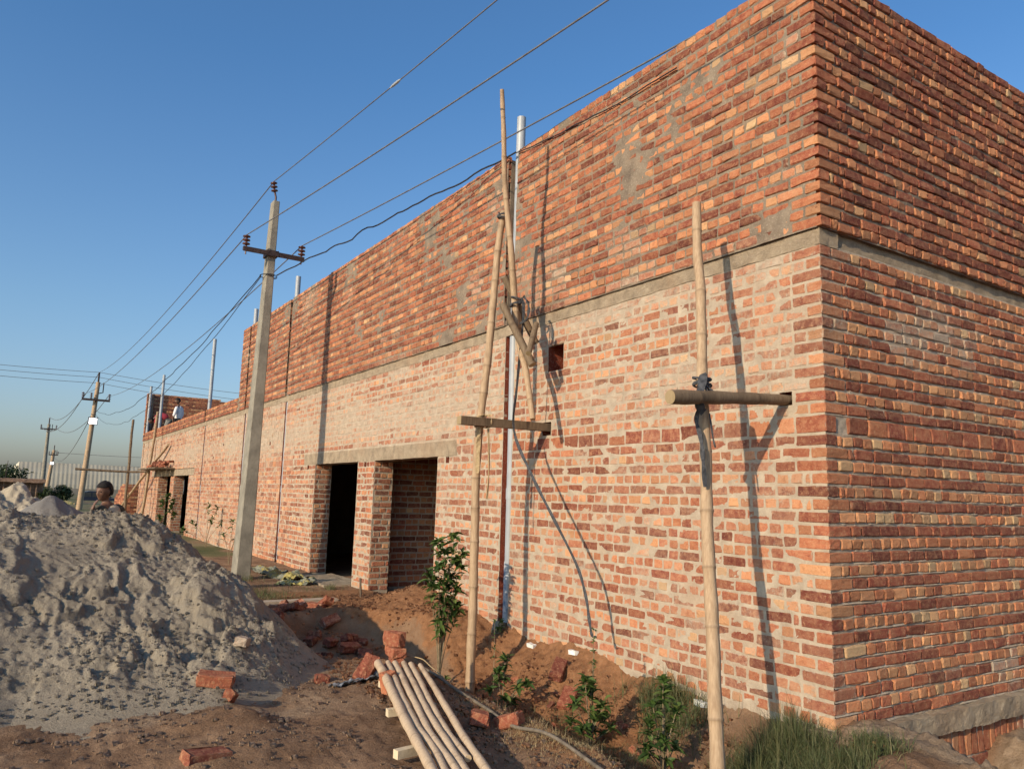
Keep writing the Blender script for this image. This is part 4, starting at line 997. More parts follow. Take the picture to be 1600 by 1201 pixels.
sapling((-.40, 22.6), [(-.15, .0, .95), (.0, .0, 1.15), (.15, .0, 1.0), (.2, .0, .6), (-.2, .0, .5), (.1, 0, .8), (-.1, 0, .3)], .15, 12, 'pale leafy bush in front of the farthest doorways', 41, 'bush', mat='leaf')

# ---- hoses, plank, sacks, bits
def hose(P, r, mat, name, label, cat_, seed=0):
    r = r * .62; P = seg_pts([(x, y, g0(x, y) + r + dz * .5) for x, y, dz in P], 8); mb = MB(); tube(mb, P, r, 8)
    return place(mb.build(name, mat, smooth=True), P[0], label, cat_)
M['hose'] = simple('grey_hose', (.10, .08, .06), (.20, .165, .125), 20, .002, .7)
hose([(-1.62, 2.50, .03), (-1.66, 2.2, .04), (-1.70, 1.85, .03), (-1.78, 1.3, .04), (-1.80, .95, .05), (-1.78, .6, .03), (-1.80, .1, .03), (-1.9, -.5, .02)], .018, M['hose'], 'hose', 'thicker grey hose running along the edge of the trench', 'hose')
hose([(-1.55, 1.75, .02), (-1.60, 1.35, .03), (-1.58, .95, .04), (-1.55, .6, .03), (-1.60, .2, .03), (-1.65, -.4, .02)], .012, M['hose'], 'hose', 'thinner grey hose on the straw, right of the thicker one', 'hose')
hose([(-1.66, 2.85, .16), (-1.60, 2.62, .14), (-1.62, 2.4, .12), (-1.66, 2.1, .10)], .007, M['rope'], 'rope', 'pale rope trailing from the small brick stack over the poles', 'rope')
mb = MB(); rough_box(mb, -1.85, -.86, 6.48, 6.66, .02, .065, .06, .006, sd=44)
place(mb.build('plank', simple('dusty_plank', (.34, .27, .20), (.46, .38, .29), 9, .006, .9)), (-1.35, 6.57, .03), 'pale dusty plank lying across the hollow behind the sand heap', 'plank')
bamboo('stick', [(-.55, 6.5, -.02), (-.28, 7.2, .22)], .016, .014, M['bamboo_grey'], 'short dark stick leaning on the door step', 'stick', seed=61)
def crumple(x0, y0, x1, y1, w, amp, seed, mat, name, label, cat_):
    d = np.array([x1 - x0, y1 - y0]); L = np.hypot(*d); d = d / L; p = np.array([-d[1], d[0]])
    us = np.linspace(0, L, 60); vs = np.linspace(-w / 2, w / 2, 26); Ug, Vg = np.meshgrid(us, vs, indexing='ij')
    edge = .25 * w * n2(Ug, Vg * 0, 5, 3, seed); Vv = Vg + edge + .25 * w * np.sin(Ug * 7 + seed)
    X = x0 + d[0] * Ug + p[0] * Vv; Y = y0 + d[1] * Ug + p[1] * Vv
    Z = gz(X, Y) + .012 + amp * np.abs(n2(X, Y, 9, 4, seed + 1, .6, False)) + amp * .9 * np.clip(n2(X, Y, 4, 2, seed + 2), -.1, 1)
    mb = MB(); V = np.stack([X, Y, Z], -1).reshape(-1, 3); F = gridf(60, 26); mb.add(V, F); mb.add(V - [0, 0, .006], F[:, ::-1])
    return place(mb.build(name, mat, smooth=True), (x0, y0, g0(x0, y0)), label, cat_)
s = NT('printed_sack', .75, .3); c = s.mix(s.mr(s.noise(7, 3, .5), .45, .55), (.36, .30, .10), (.22, .22, .17)); c = s.mix(s.mr(s.noise(18, 3, .6), .58, .66), c, (.10, .15, .10)); s.out(c, s.bump(s.noise(40, 4, .6), .01, 1.)); M['sack'] = s.m
crumple(-.75, 10.6, -.55, 9.2, .40, .12, 5, M['sack'], 'sack', 'crumpled yellow and grey woven sack beside the concrete pole', 'sack')
crumple(-.95, 8.9, -.45, 8.6, .30, .09, 15, M['sack'], 'sack', 'crumpled yellow and green sack nearer the door step', 'sack')
s = NT('plastic_sheet', .45, .5); s.out(s.ramp(s.noise(9, 4, .6), [(.4, (.02, .022, .028)), (.6, (.26, .27, .28))]), s.bump(s.noise(30, 4, .6), .01, 1.)); 
crumple(-2.44, 2.34, -2.02, 2.42, .10, .05, 25, s.m, 'plastic_sheet', 'crumpled black and grey plastic strip on the soil by the leaning brick', 'plastic strip')
M['paper'] = simple('white_wrapper', (.62, .62, .58), (.78, .77, .74), 30, .003, .6)
for x_, y_, lab in ((-.06, 3.28, 'scrap of white wrapper on the clay bank left of the two bricks'), (-.05, 2.62, 'white scrap stuck to the wall foot above the two bricks'), (-.05, 1.07, 'white scrap at the wall foot behind the sapling beside the stout pole')):
    mb = MB(); rough_box(mb, x_ - .03, x_ + .02, y_ - .05, y_ + .05, g0(x_, y_) + .0, g0(x_, y_) + .035, .012, .02, sd=int(y_ * 10)); place(mb.build('paper_scrap', M['paper']), (x_, y_, g0(x_, y_)), lab, 'litter', 'white scraps along the wall foot')

# ================================================================ power line
def disc_ins(mb, c, n=3, r=.06, h=.05, ax=(0, 0, 1)):
    ax = np.array(ax, float); ax /= np.linalg.norm(ax); P = []; R_ = []
    for k in range(n):
        for t, q in ((0, .25), (.25, .35), (.45, 1), (.7, .95), (.8, .3)): P.append(np.array(c) + ax * (k + t) * h); R_.append(r * q)
    P.append(np.array(c) + ax * n * h); R_.append(r * .25); tube(mb, P, R_, 12)
def rect_pole(mb, base, top, w0, d0, w1, d1):
    b = np.array(base, float); t = np.array(top, float); n = 14; V = []
    for k in range(n):
        f = k / (n - 1); c = b * (1 - f) + t * f; w_ = (w0 + (w1 - w0) * f) / 2; d_ = (d0 + (d1 - d0) * f) / 2; e = .012
        for sx, sy in ((-1, -1), (1, -1), (1, 1), (-1, 1)):
            q = [(sx * w_, sy * (d_ - e)), (sx * (w_ - e), sy * d_)]
            if sx * sy < 0: q = q[::-1]
            V += [c + [a_, b_, 0] for a_, b_ in q]
    V = np.array(V); i = np.arange(n - 1)[:, None] * 8 + np.arange(8)[None]; j = np.arange(n - 1)[:, None] * 8 + (np.arange(8)[None] + 1) % 8
    mb.add(V, np.stack([i, j, j + 8, i + 8], -1).reshape(-1, 4)); mb.add(V[-8:], [[0, 1, 2, 3, 4, 5, 6, 7]])
u1 = empty('utility_pole', (-1.31, 9.6, -.05), 'near grey concrete electricity pole with steel crossarm, standing beside the sand heap', 'utility pole')
mb = MB(); rect_pole(mb, (-1.32, 9.6, -.3), (-1.215, 9.6, 6.25), .235, .34, .105, .20); child(mb.build('pole', M['pole_conc']), u1)
mb = MB(); bx(mb, -1.71, -.70, 9.44, 9.50, 5.285, 5.345); bx(mb, -1.71, -.70, 9.434, 9.441, 5.26, 5.345); child(mb.build('crossarm', M['steel']), u1)
mb = MB(); bx(mb, -1.325, -1.135, 9.429, 9.432, 5.27, 5.36); bx(mb, -1.32, -1.14, 9.70, 9.71, 5.27, 5.36); bx(mb, -1.322, -1.317, 9.43, 9.71, 5.27, 5.37); bx(mb, -1.143, -1.138, 9.43, 9.71, 5.27, 5.37); child(mb.build('clamp', M['steel']), u1)
for x_ in (-1.665, -.745):
    mb = MB(); tube(mb, [(x_, 9.47, 5.22), (x_, 9.47, 5.36)], .012, 8); disc_ins(mb, (x_, 9.47, 5.36), 3, .062, .062); child(mb.build('insulator', M['porcelain'], smooth=True), u1)
mb = MB(); tube(mb, [(-1.225, 9.55, 6.05), (-1.225, 9.55, 6.33), (-1.25, 9.55, 6.42)], .018, 8); disc_ins(mb, (-1.25, 9.55, 6.40), 3, .058, .065, (-.15, 0, 1)); child(mb.build('insulator', M['porcelain'], smooth=True), u1)
mb = MB(); wraps(mb, (-1.235, 9.6, 4.95), (0, 0, 1), .13, 2, .02, .005, 3); child(mb.build('cable_tie', M['cable']), u1)
T1, TL, TR = (-1.275, 9.55, 6.60), (-1.665, 9.47, 5.55), (-.745, 9.47, 5.55)
def far_pole(base, top, w0, w1, arm_z, arm, label, lamp=None, topins=True, peeled=True):
    u = empty('utility_pole', base, label, 'utility pole', 'utility poles along the track'); b = np.array(base); t = np.array(top)
    mb = MB(); tube(mb, [b, b * .5 + t * .5, t], [w0, (w0 + w1) / 2, w1], 10); child(mb.build('pole', M['bamboo'] if peeled else M['pole_conc'], smooth=True), u)
    c = b + (t - b) * ((arm_z - b[2]) / (t[2] - b[2]))
    mb = MB(); bx(mb, c[0] - arm, c[0] + arm, c[1] - w0 - .12, c[1] - w0 - .02, arm_z - .06, arm_z + .06); child(mb.build('crossarm', M['steel']), u)
    for sx in (-1, 0, 1) if lamp else (-1, 1):
        xx = c[0] + sx * arm * .93 if sx else c[0] - arm * .35
        mb = MB(); disc_ins(mb, (xx, c[1] - w0 - .07, arm_z + .06), 3, .085, .12); child(mb.build('insulator', M['porcelain']), u)
    if topins: mb = MB(); tube(mb, [t - [0, 0, .5], t + [0, 0, .6]], .05, 6); tube(mb, [t - [0, 0, .7], t + [.3, 0, -.6], t + [.3, 0, 0]], .035, 6); child(mb.build('top_bracket', M['steel']), u)
    if lamp:
        h = b + (t - b) * ((lamp[0] - b[2]) / (t[2] - b[2])); s_ = lamp[1]
        mb = MB(); box(mb, h + [0, -w0 - .25 * s_, 0], (.42 * s_, .14 * s_, .36 * s_)); tube(mb, [h, h + [0, -w0 - .2 * s_, 0]], .05, 6); lo = child(mb.build('lamp_housing', M['steel']), u)
        sp = NT('lamp_glass', .2, .5); sp.b.inputs['Base Color'].default_value = (.8, .85, .9, 1); sp.b.inputs['Emission Color'].default_value = (.85, .93, 1, 1); sp.b.inputs['Emission Strength'].default_value = 3.0
        mb = MB(); box(mb, h + [0, -w0 - .40 * s_, -.02], (.34 * s_, .02, .28 * s_)); g_ = mb.build('lamp_glass', sp.m); child(g_, u)
    return u
far_pole((-1.02, 48.7, -.05), (-.72, 48.7, 7.55), .17, .115, 6.45, .75, 'middle-distance tapered electricity pole carrying a lit square lamp below its crossarm', lamp=(5.19, .60))
far_pole((-1.98, 83.8, -.8), (-1.98, 83.8, 7.2), .24, .13, 6.7, .68, 'far slender electricity pole with one short crossarm, leftmost of the distant poles', peeled=False)
far_pole((-.90, 106.8, -.9), (-.46, 106.8, 5.6), .28, .17, 5.0, .5, 'farthest small electricity pole with a bright lamp, right of the slender one', lamp=(4.0, .5))
def wire(P, r, label, mat='wire', cat_='cable', group='overhead wires', name='power_line'):
    mb = MB(); tube(mb, P, r, 6); return place(mb.build(name, M[mat], smooth=True), P[0], label, cat_, group)
wire(cat(T1, (1.35, -30, 7.5), .60, 60), .0075, 'topmost bare wire rising from the tip of the near concrete pole to the upper right')
wire(cat(TL, (1.90, -30, 6.45), .62, 60), .0085, 'bare wire rising to the upper right from the left insulator of the near pole')
wire(cat(TR, (2.80, -30, 6.45), .60, 60), .0085, 'bare wire rising to the upper right from the right insulator of the near pole')
wire(cat(T1, (-.72, 48.7, 8.15), .5, 40), .010, 'bare wire from the tip of the near concrete pole to the lamp pole')
wire(cat(TL, (-1.42, 48.4, 6.75), .5, 40), .010, 'bare wire from the left insulator of the near pole to the lamp pole')
wire(cat(TR, (-.05, 48.4, 6.75), .5, 40), .010, 'bare wire from the right insulator of the near pole to the lamp pole')
mb = MB(); tube(mb, [np.array(T1) + (np.array((1.35, -30, 7.5)) - T1) * t + [0, 0, -4 * .6 * t * (1 - t)] for t in (.106, .108, .111, .113)], [.008, .018, .018, .008], 8)
place(mb.build('wire_joint', M['pvc'], smooth=True), (-1, 5.1, 6.4), 'small pale joint on the topmost wire', 'wire joint')
def wavy(p0, p1, sag, n, amp, seed):
    q = cat(p0, p1, sag, n); k = np.sin(np.linspace(0, np.pi, n)) ** .5
    q[:, 2] += amp * n2(np.arange(n) * .33, 0 * np.arange(n) + seed, 1, 2, seed) * k; q[:, 0] += amp * .6 * n2(np.arange(n) * .35, 0 * np.arange(n) + seed + 9, 1, 2, seed) * k; return q
wire(wavy((-1.14, 9.45, 4.95), (-.05, 3.85, 5.30), .02, 48, .06, 3), .010, 'wavy black service cable from the near pole to the parapet top', 'cable')
wire(wavy((-.055, 3.85, 5.29), (-.055, 1.3, 5.10), .04, 30, .03, 4), .006, 'thin black cable lying along the face of the parapet', 'cable')
wire(wavy((-1.36, 9.6, 4.95), (-.80, 48.4, 5.9), 1.1, 70, .08, 5), .009, 'upper black cable sagging from the near pole towards the lamp pole', 'cable')
wire(wavy((-1.36, 9.6, 4.92), (-.80, 48.4, 5.75), 1.5, 70, .05, 6), .007, 'lower black cable sagging from the near pole towards the lamp pole', 'cable')
for k, (dx, dz) in enumerate(((-.62, 6.75), (.62, 6.75), (0, 7.7))):
    wire(cat((-.75 + dx, 48.4, 6.75 if k < 2 else 8.1), (-1.98 + dx * .95, 83.6, dz + .15), 1.2, 20), .02, 'thin wire sagging from the lamp pole to the slender far pole')
wire(cat((-.9, 48.5, 5.6), (-.5, 106.6, 5.0), 1.6, 24), .02, 'lone cable from the lamp pole to the farthest small pole')
for k, (za, zb, ya) in enumerate(((8.15, 7.55, 0), (7.85, 7.0, .2), (7.5, 6.6, .4))):
    wire(cat((-16, 48.9 - ya, za + .35), (-.70, 48.7, za), .25, 20), .014, ['upper', 'middle', 'lower'][k] + ' of three crossing wires entering from the left edge to the lamp pole', group='wires crossing the track')
    wire(cat((-.70, 48.7, za), (16, 46.0, zb), .35, 20), .014, ['upper', 'middle', 'lower'][k] + ' of three crossing wires from the lamp pole to behind the parapet', group='wires crossing the track')
wire(cat((-.4, 106.6, 5.3), (25, 100, 5.5), .3, 16), .03, 'faint wire in front of the white shed roof', group='wires crossing the track')

# ================================================================ far scaffold at the end of the long wall
bamboo('scaffold_pole', [(-.66, 30.64, -.1), (-.68, 30.64, 4.05)], .06, .045, M['bamboo_grey'], 'far upright bamboo pole standing clear of the building against the sky', seed=71, seg=8)
bamboo('scaffold_pole', [(-.35, 28.4, -.1), (-.30, 27.8, 2.2), (-.28, 27.2, 4.12)], .055, .045, M['bamboo'], 'far upright bamboo pole in front of the end of the long wall', seed=72, seg=8)
bamboo('scaffold_pole', [(-2.5, 30.79, 2.02), (-.7, 30.6, 1.98), (.0, 30.4, 2.02)], .045, .04, M['bamboo_grey'], 'level bamboo pole sticking out far to the left of the long wall', seed=73, seg=8)
bamboo('scaffold_pole', [(-.65, 32.0, .60), (-.35, 28.6, 1.85), (-.10, 25.4, 2.87)], .05, .045, M['bamboo'], 'slanting bamboo pole rising past the brick loaded platform', seed=74, seg=8)
mb = MB(); 
for k in range(5): bx(mb, -.62, -.02, 24.3 + k * .85, 25.08 + k * .85, 2.02 + .01 * (k % 2), 2.06 + .01 * (k % 2))
place(mb.build('platform', M['bamboo_grey']), (-.3, 26.5, 2.0), 'sagging board platform fixed to the wall above the farthest doorways', 'platform')
rr = np.random.default_rng(5)
for k in range(26):
    a, b = divmod(k, 13)
    loose(-.36 + .2 * rr.random() + .10 * (k % 3 - 1), 24.6 + 2.6 * rr.random() ** .8, 2.12 + .075 * (k % 3), (rr.normal(0, 12), rr.normal(0, 12), rr.random() * 180), np.clip(rr.normal(.35, .12), .1, .8), 'red brick in the heap lying on the far scaffold platform', 'bricks heaped on the platform', seed=500 + k)
# stub wall beyond
mb = MB(); Bs = []
for ci in range(19):
    u = 0.; t = ci % 2
    while u < 1.3 - (.0 if ci < 12 else (ci - 11) * .13): l = (.116 if t == 0 else .232); Bs.append((u, u + l, ci * .085, ci * .085 + .075, t, ci)); u += l + .012
bricks(mb, np.array(Bs), (-.42, 33.2, -.1), (1, 0, 0), (0, -1, 0), lambda u, z: .01 + 0 * u, lambda u, z: 0 * u, rr, False)
Bs2 = np.array(Bs); Bs2[:, 0:2] *= 2.5; bricks(mb, Bs2, (-.42, 33.2, -.1), (0, 1, 0), (-1, 0, 0), lambda u, z: .01 + 0 * u, lambda u, z: 0 * u, rr, False)
bx(mb, -.415, .8, 33.205, 35.0, -.2, .95, 1); bx(mb, -.415, .2, 33.21, 34.6, .95, 1.4, 1)
place(mb.build('brick_stub', [M['brick'], M['mortar_dark']]), (0, 33.5, -.1), 'unfinished orange brick wall stub with stepped top beyond the far end of the building', 'brick wall')

# ================================================================ background
s = NT('ribbed_sheet', .8, .15); s.out(s.ramp(s.noise(.25, 4, .6), [(.3, (.30, .27, .215)), (.7, (.38, .35, .28))])); M['sheet'] = s.m
sh = empty('warehouse', (30, 167, -.9), 'long white ribbed warehouse with sloping end, on the horizon at left', 'warehouse')
mb = MB(); xs = np.arange(-3.6, 70, .12); prof = .028 * np.sin(np.arange(len(xs)) * 1.05 + .0)
cols = []
for y_, z_ in ((164.0, -.9), (164.6, 1.5), (165.6, 3.6), (167.4, 5.5)):
    cols.append(np.stack([xs + (.0), y_ + prof, np.full(len(xs), z_) - .0 * xs + (-.4 * sst(0, 40, xs) if z_ > 5 else 0)], 1))
V = np.stack(cols, 1); mb.add(V.reshape(-1, 3), gridf(len(xs), 4)[:, ::-1]); child(mb.build('wall', M['sheet']), sh)
mb = MB(); Vv = [(-3.6, 164.0, -.9), (-3.6, 167.4, 5.5), (-4.3, 167.4, 4.6), (-5.2, 166.5, 2.6), (-5.6, 165, -.9)]; mb.add(Vv, [[0, 1, 2, 3, 4]]); mb.add([(-3.6, 167.4, 5.5), (70, 167.4, 5.1), (70, 190, 3), (-3.6, 190, 3), (-4.3, 167.4, 4.6)], [[0, 1, 2, 3]]); child(mb.build('end_wall', simple('cream_sheet', (.62, .57, .44), (.70, .64, .50), 1)), sh)
mb = MB(); bx(mb, -3.3, 60, 130, 130.3, -1, .90); 
place(mb.build('boundary_wall', simple('grey_block_wall', (.17, .155, .13), (.25, .225, .19), .5, .01)), (20, 130, -1), 'long low grey boundary wall in front of the white warehouse', 'wall')
def foliage(mb, c, R_, n, L, rg, lump=1.6):
    q = rg.normal(size=(n, 3)); q /= np.linalg.norm(q, axis=1)[:, None]; q *= (rg.random(n) ** (1 / 2.5))[:, None]
    w_ = 1 + .35 * fbm(q * lump, 1.7, 3, int(c[0] * 7) % 97 + 3); p = np.array(c) + q * np.array(R_) * w_[:, None]
    k = fbm(p, 2.2 / max(R_), 3, 5) > -.22; p = p[k]; d = rg.normal(size=(len(p), 3)) + [0, 0, .3]
    leaves(mb, p, d, L * (.6 + .8 * rg.random(len(p))), rg, .28, .3)
def bush(base, c, R_, n, L, label, seed, name='bush', mat='leaf_far', tr=None, group=None):
    rg = np.random.default_rng(seed); t = empty(name, base, label, name if name != 'palm' else 'palm', group)
    mb = MB(); foliage(mb, c, R_, n, L, rg); child(mb.build('crown', M[mat]), t)
    mb = MB(); b = np.array(base, float); c_ = np.array(c, float)
    for k in range(4 if tr is None else tr): tube(mb, seg_pts([b, b * .6 + c_ * .4 + rg.normal(0, .08, 3) * R_[0], c_ + rg.normal(0, .4, 3) * np.array(R_)], 3), np.linspace(.05, .015, 7) * R_[0], 6)
    child(mb.build('trunk', M['stem']), t); return t
bush((-1.05, 66.8, -.3), (-1.05, 66.8, .78), (.75, .7, .62), 1500, .16, 'round dark green bush left of the lamp pole', 51)
bush((-1.95, 72, -.4), (-1.95, 72, .75), (.55, .5, .5), 700, .16, 'smaller dark bush between the two farthest poles', 52)
bush((-4.9, 150, -.9), (-6.0, 150, 2.6), (4.2, 3, 2.0), 2600, .4, 'dark rounded tree at the left edge beyond the hut', 53, name='tree')
bush((-12, 160, -.9), (-12.0, 160, 2.0), (5, 3, 2.0), 2200, .4, 'low dark tree farther out left beyond the hut', 63, name='tree')
rg = np.random.default_rng(3); t = empty('palm', (-2.45, 66, -.3), 'small ragged palm between the hut and the slender pole', 'palm')
mb = MB(); a = rg.random(60) * 6.28; e = rg.uniform(.1, 1.4, 60); leaves(mb, np.tile([-2.45, 66, .45], (60, 1)) + rg.normal(0, .05, (60, 3)), np.stack([np.cos(a) * np.cos(e), np.sin(a) * np.cos(e), np.sin(e)], 1), .7 + .3 * rg.random(60), rg, .05, .5); child(mb.build('crown', M['leaf_far']), t)
mb = MB(); tube(mb, [(-2.45, 66, -.35), (-2.45, 66, .5)], [.13, .10], 8); child(mb.build('trunk', M['stem']), t)
hut = empty('hut', (-4.2, 66.8, -.3), 'low brown stick and brick hut with a dark doorway, at the left edge', 'hut')
M['hutwood'] = simple('hut_wood', (.13, .08, .055), (.24, .16, .11), 6, .01)
mb = MB(); 
for x_ in np.arange(-6.6, -2.4, .42):
    mb = MB(); tube(mb, [(x_, 65.9, -.4), (x_ + .05 * math.sin(x_ * 9), 65.9, 1.62)], .05, 6); child(mb.build('post', M['hutwood']), hut)
mb = MB(); bx(mb, -6.8, -5.0, 66.1, 66.2, -.4, 1.5); bx(mb, -3.9, -2.5, 66.1, 66.2, -.4, 1.5); bx(mb, -5.0, -3.9, 66.1, 66.2, 1.05, 1.5); bx(mb, -2.5, -2.4, 66.1, 68.2, -.4, 1.5); bx(mb, -6.8, -2.5, 68.1, 68.2, -.4, 1.5); child(mb.build('wall', M['hutwood']), hut)
mb = MB(); rough_box(mb, -7.0, -2.3, 65.6, 68.4, 1.5, 1.78, .25, .08, sd=3); child(mb.build('roof', simple('thatch', (.20, .12, .08), (.32, .21, .15), 5, .03)), hut)
mb = MB(); tube(mb, [(-4.9, 66, 1.7), (-4.85, 66, 3.1)], .02, 5); child(mb.build('mast', M['steel']), hut)
# parked car
M['carp'] = simple('dark_blue_paint', (.012, .016, .035), (.016, .022, .045), 2, .0, .25, spec=.6)
M['glass'] = simple('car_glass', (.03, .035, .04), (.05, .055, .06), 2, .0, .08, spec=.8)
M['tyre'] = simple('tyre', (.02, .02, .02), (.03, .03, .03), 9, .001)
car = empty('parked_car', (3.15, 84, -.70), 'dark blue car parked beside the boundary wall, half hidden by the man', 'car')
def prism(mb, prof, y0, y1, m=0, inset=0.):
    P = np.array(prof, float); n = len(P); V = np.concatenate([np.stack([P[:, 0], np.full(n, y0), P[:, 1]], 1), np.stack([P[:, 0], np.full(n, y1), P[:, 1]], 1)])
    i = np.arange(n); j = (i + 1) % n; mb.add(V, np.stack([i, j, j + n, i + n], 1)[:, ::-1], m); mb.add(V, [list(range(n))], m); mb.add(V, [list(range(2 * n - 1, n - 1, -1))], m)
cx = 3.25; z0 = -.74
mb = MB(); prism(mb, [(cx - 2.05, z0 + .35), (cx - 2.1, z0 + .75), (cx - 1.95, z0 + 1.0), (cx - 1.0, z0 + 1.02), (cx + .6, z0 + 1.0), (cx + 1.9, z0 + .92), (cx + 2.1, z0 + .7), (cx + 2.1, z0 + .35), (cx + 1.75, z0 + .28), (cx - 1.75, z0 + .28)], 83.2, 84.9)
prism(mb, [(cx - 1.95, z0 + 1.0), (cx - 1.75, z0 + 1.48), (cx - 1.2, z0 + 1.62), (cx + .1, z0 + 1.60), (cx + .9, z0 + 1.02)], 83.32, 84.78); child(mb.build('body', M['carp']), car)
mb = MB()
for a, b, c_, d_ in ((-1.72, -1.0, -1.62, -1.02), (-.9, -.1, -.92, -.12), (0, .68, -.02, .22)):
    mb.add([(cx + a, 83.30, z0 + 1.06), (cx + b, 83.30, z0 + 1.06), (cx + d_, 83.30, z0 + 1.50), (cx + c_, 83.30, z0 + 1.50)], [[0, 1, 2, 3]])
child(mb.build('window', M['glass']), car)
for xx in (-1.35, 1.3):
    for yy in (83.15, 84.75):
        mb = MB(); tube(mb, [(cx + xx, yy, z0 + .32), (cx + xx, yy + .2, z0 + .32)], .32, 16); wh = child(mb.build('wheel', M['tyre']), car)
M['lens'] = simple('red_lens', (.3, .02, .02), (.35, .03, .03), 3, .0, .3)
for yy in (83.5, 84.6): mb = MB(); box(mb, (cx - 2.08, yy, z0 + .8), (.04, .14, .08)); child(mb.build('tail_light', M['lens']), car)

# ================================================================ people
def skin_part(pts, edges, radii, sub=2):
    me = D.meshes.new('tmp'); me.from_pydata([tuple(p) for p in pts], edges, []); o = D.objects.new('tmp', me); COL.objects.link(o)
    sk = o.modifiers.new('s', 'SKIN'); sk.branch_smoothing = .6; ss = o.modifiers.new('u', 'SUBSURF'); ss.levels = ss.render_levels = sub
    if not me.skin_vertices: 
        bpy.context.view_layer.objects.active = o
    for k, r in enumerate(radii): me.skin_vertices[0].data[k].radius = (r, r) if np.ndim(r) == 0 else r
    me.skin_vertices[0].data[0].use_root = True
    dg = bpy.context.evaluated_depsgraph_get(); dg.update(); ev = o.evaluated_get(dg); m2 = ev.to_mesh()
    V = np.zeros(len(m2.vertices) * 3); m2.vertices.foreach_get('co', V); F = [list(p.vertices) for p in m2.polygons]; ev.to_mesh_clear()
    D.objects.remove(o); return V.reshape(-1, 3), F
def addpoly(mb, V, F):
    for k in sorted(set(len(f) for f in F)): 
        mb.add(V if k == sorted(set(len(f) for f in F))[0] else np.zeros((0, 3)), np.array([f for f in F if len(f) == k]) - (0 if k == sorted(set(len(f) for f in F))[0] else len(V)), 0)
def head(c, face, tilt=0, sc=1., grow=0., hair=False):
    """ellipsoid head with brow, nose, chin; face = unit vector the face looks along"""
    nu, nv = 40, 28; u = np.linspace(0, 2 * np.pi, nu, endpoint=False); v = np.linspace(.02, np.pi - .02, nv)
    Ug, Vg = np.meshgrid(u, v, indexing='ij'); x = np.sin(Vg) * np.cos(Ug); y = np.sin(Vg) * np.sin(Ug); z = np.cos(Vg)  # +x = face
    r = np.ones_like(x)
    X = x * .100; Y = y * .078 * (1 - .22 * np.clip(-z, 0, 1)); Z_ = z * .118
    if not hair:
        f = np.clip(x, 0, 1)
        X = X + .022 * np.exp(-((y / .16) ** 2 + ((z + .12) / .17) ** 2)) * f + .008 * np.exp(-((y / .5) ** 2 + ((z - .22) / .12) ** 2)) * f - .010 * np.exp(-(((np.abs(y) - .36) / .17) ** 2 + ((z - .05) / .13) ** 2)) * f
        X = X + .012 * np.exp(-((y / .35) ** 2 + ((z + .78) / .18) ** 2)) + .006 * np.exp(-((y / .28) ** 2 + ((z + .45) / .08) ** 2)) * f
        Y = Y + np.sign(y) * .016 * np.exp(-(((x + .05) / .14) ** 2 + ((z + .02) / .26) ** 2)) * (np.abs(y) > .8)
    else:
        k = 1.10 + .05 * n2(Ug * 3, Vg * 4, 1, 2, 9); X = X * k - .010; Y *= k; Z_ = Z_ * k + .008
    P = np.stack([X, Y, Z_], -1).reshape(-1, 3) * sc
    f = Vector(face).normalized(); q = f.to_track_quat('X', 'Z').to_matrix(); P = P @ np.array(q).T + np.array(c)
    i = np.arange(nu)[:, None] * nv + np.arange(nv - 1)[None]; j = ((np.arange(nu)[:, None] + 1) % nu) * nv + np.arange(nv - 1)[None]
    F = np.stack([i, i + 1, j + 1, j], -1)
    if hair:
        xx = x; zz = z; ok = (zz > .30) | ((xx < .15) & (zz > -.45)); okf = (ok[:, :-1] & ok[:, 1:]); okf = okf & np.roll(okf, -1, 0) | (okf & (zz[:, :-1] > .35))
        return P, F[okf].reshape(-1, 4)
    return P, F.reshape(-1, 4)
def finger(mb, p, d, cur, L, r):
    p = np.array(p, float); d = np.array(d, float) / np.linalg.norm(d); P = [p]
    for k in range(3): d = d + np.array(cur) * .45; d = d / np.linalg.norm(d); P.append(P[-1] + d * L / 3)
    tube(mb, seg_pts(P, 3), np.linspace(r, r * .75, 10), 8)
M['skin'] = simple('dark_skin', (.12, .060, .038), (.17, .088, .055), 20, .001, .5, spec=.4)
M['hair'] = simple('black_hair', (.010, .008, .008), (.022, .018, .016), 90, .006, .7)
M['eye'] = simple('eye', (.02, .015, .012), (.03, .02, .02), 9, .0, .2)
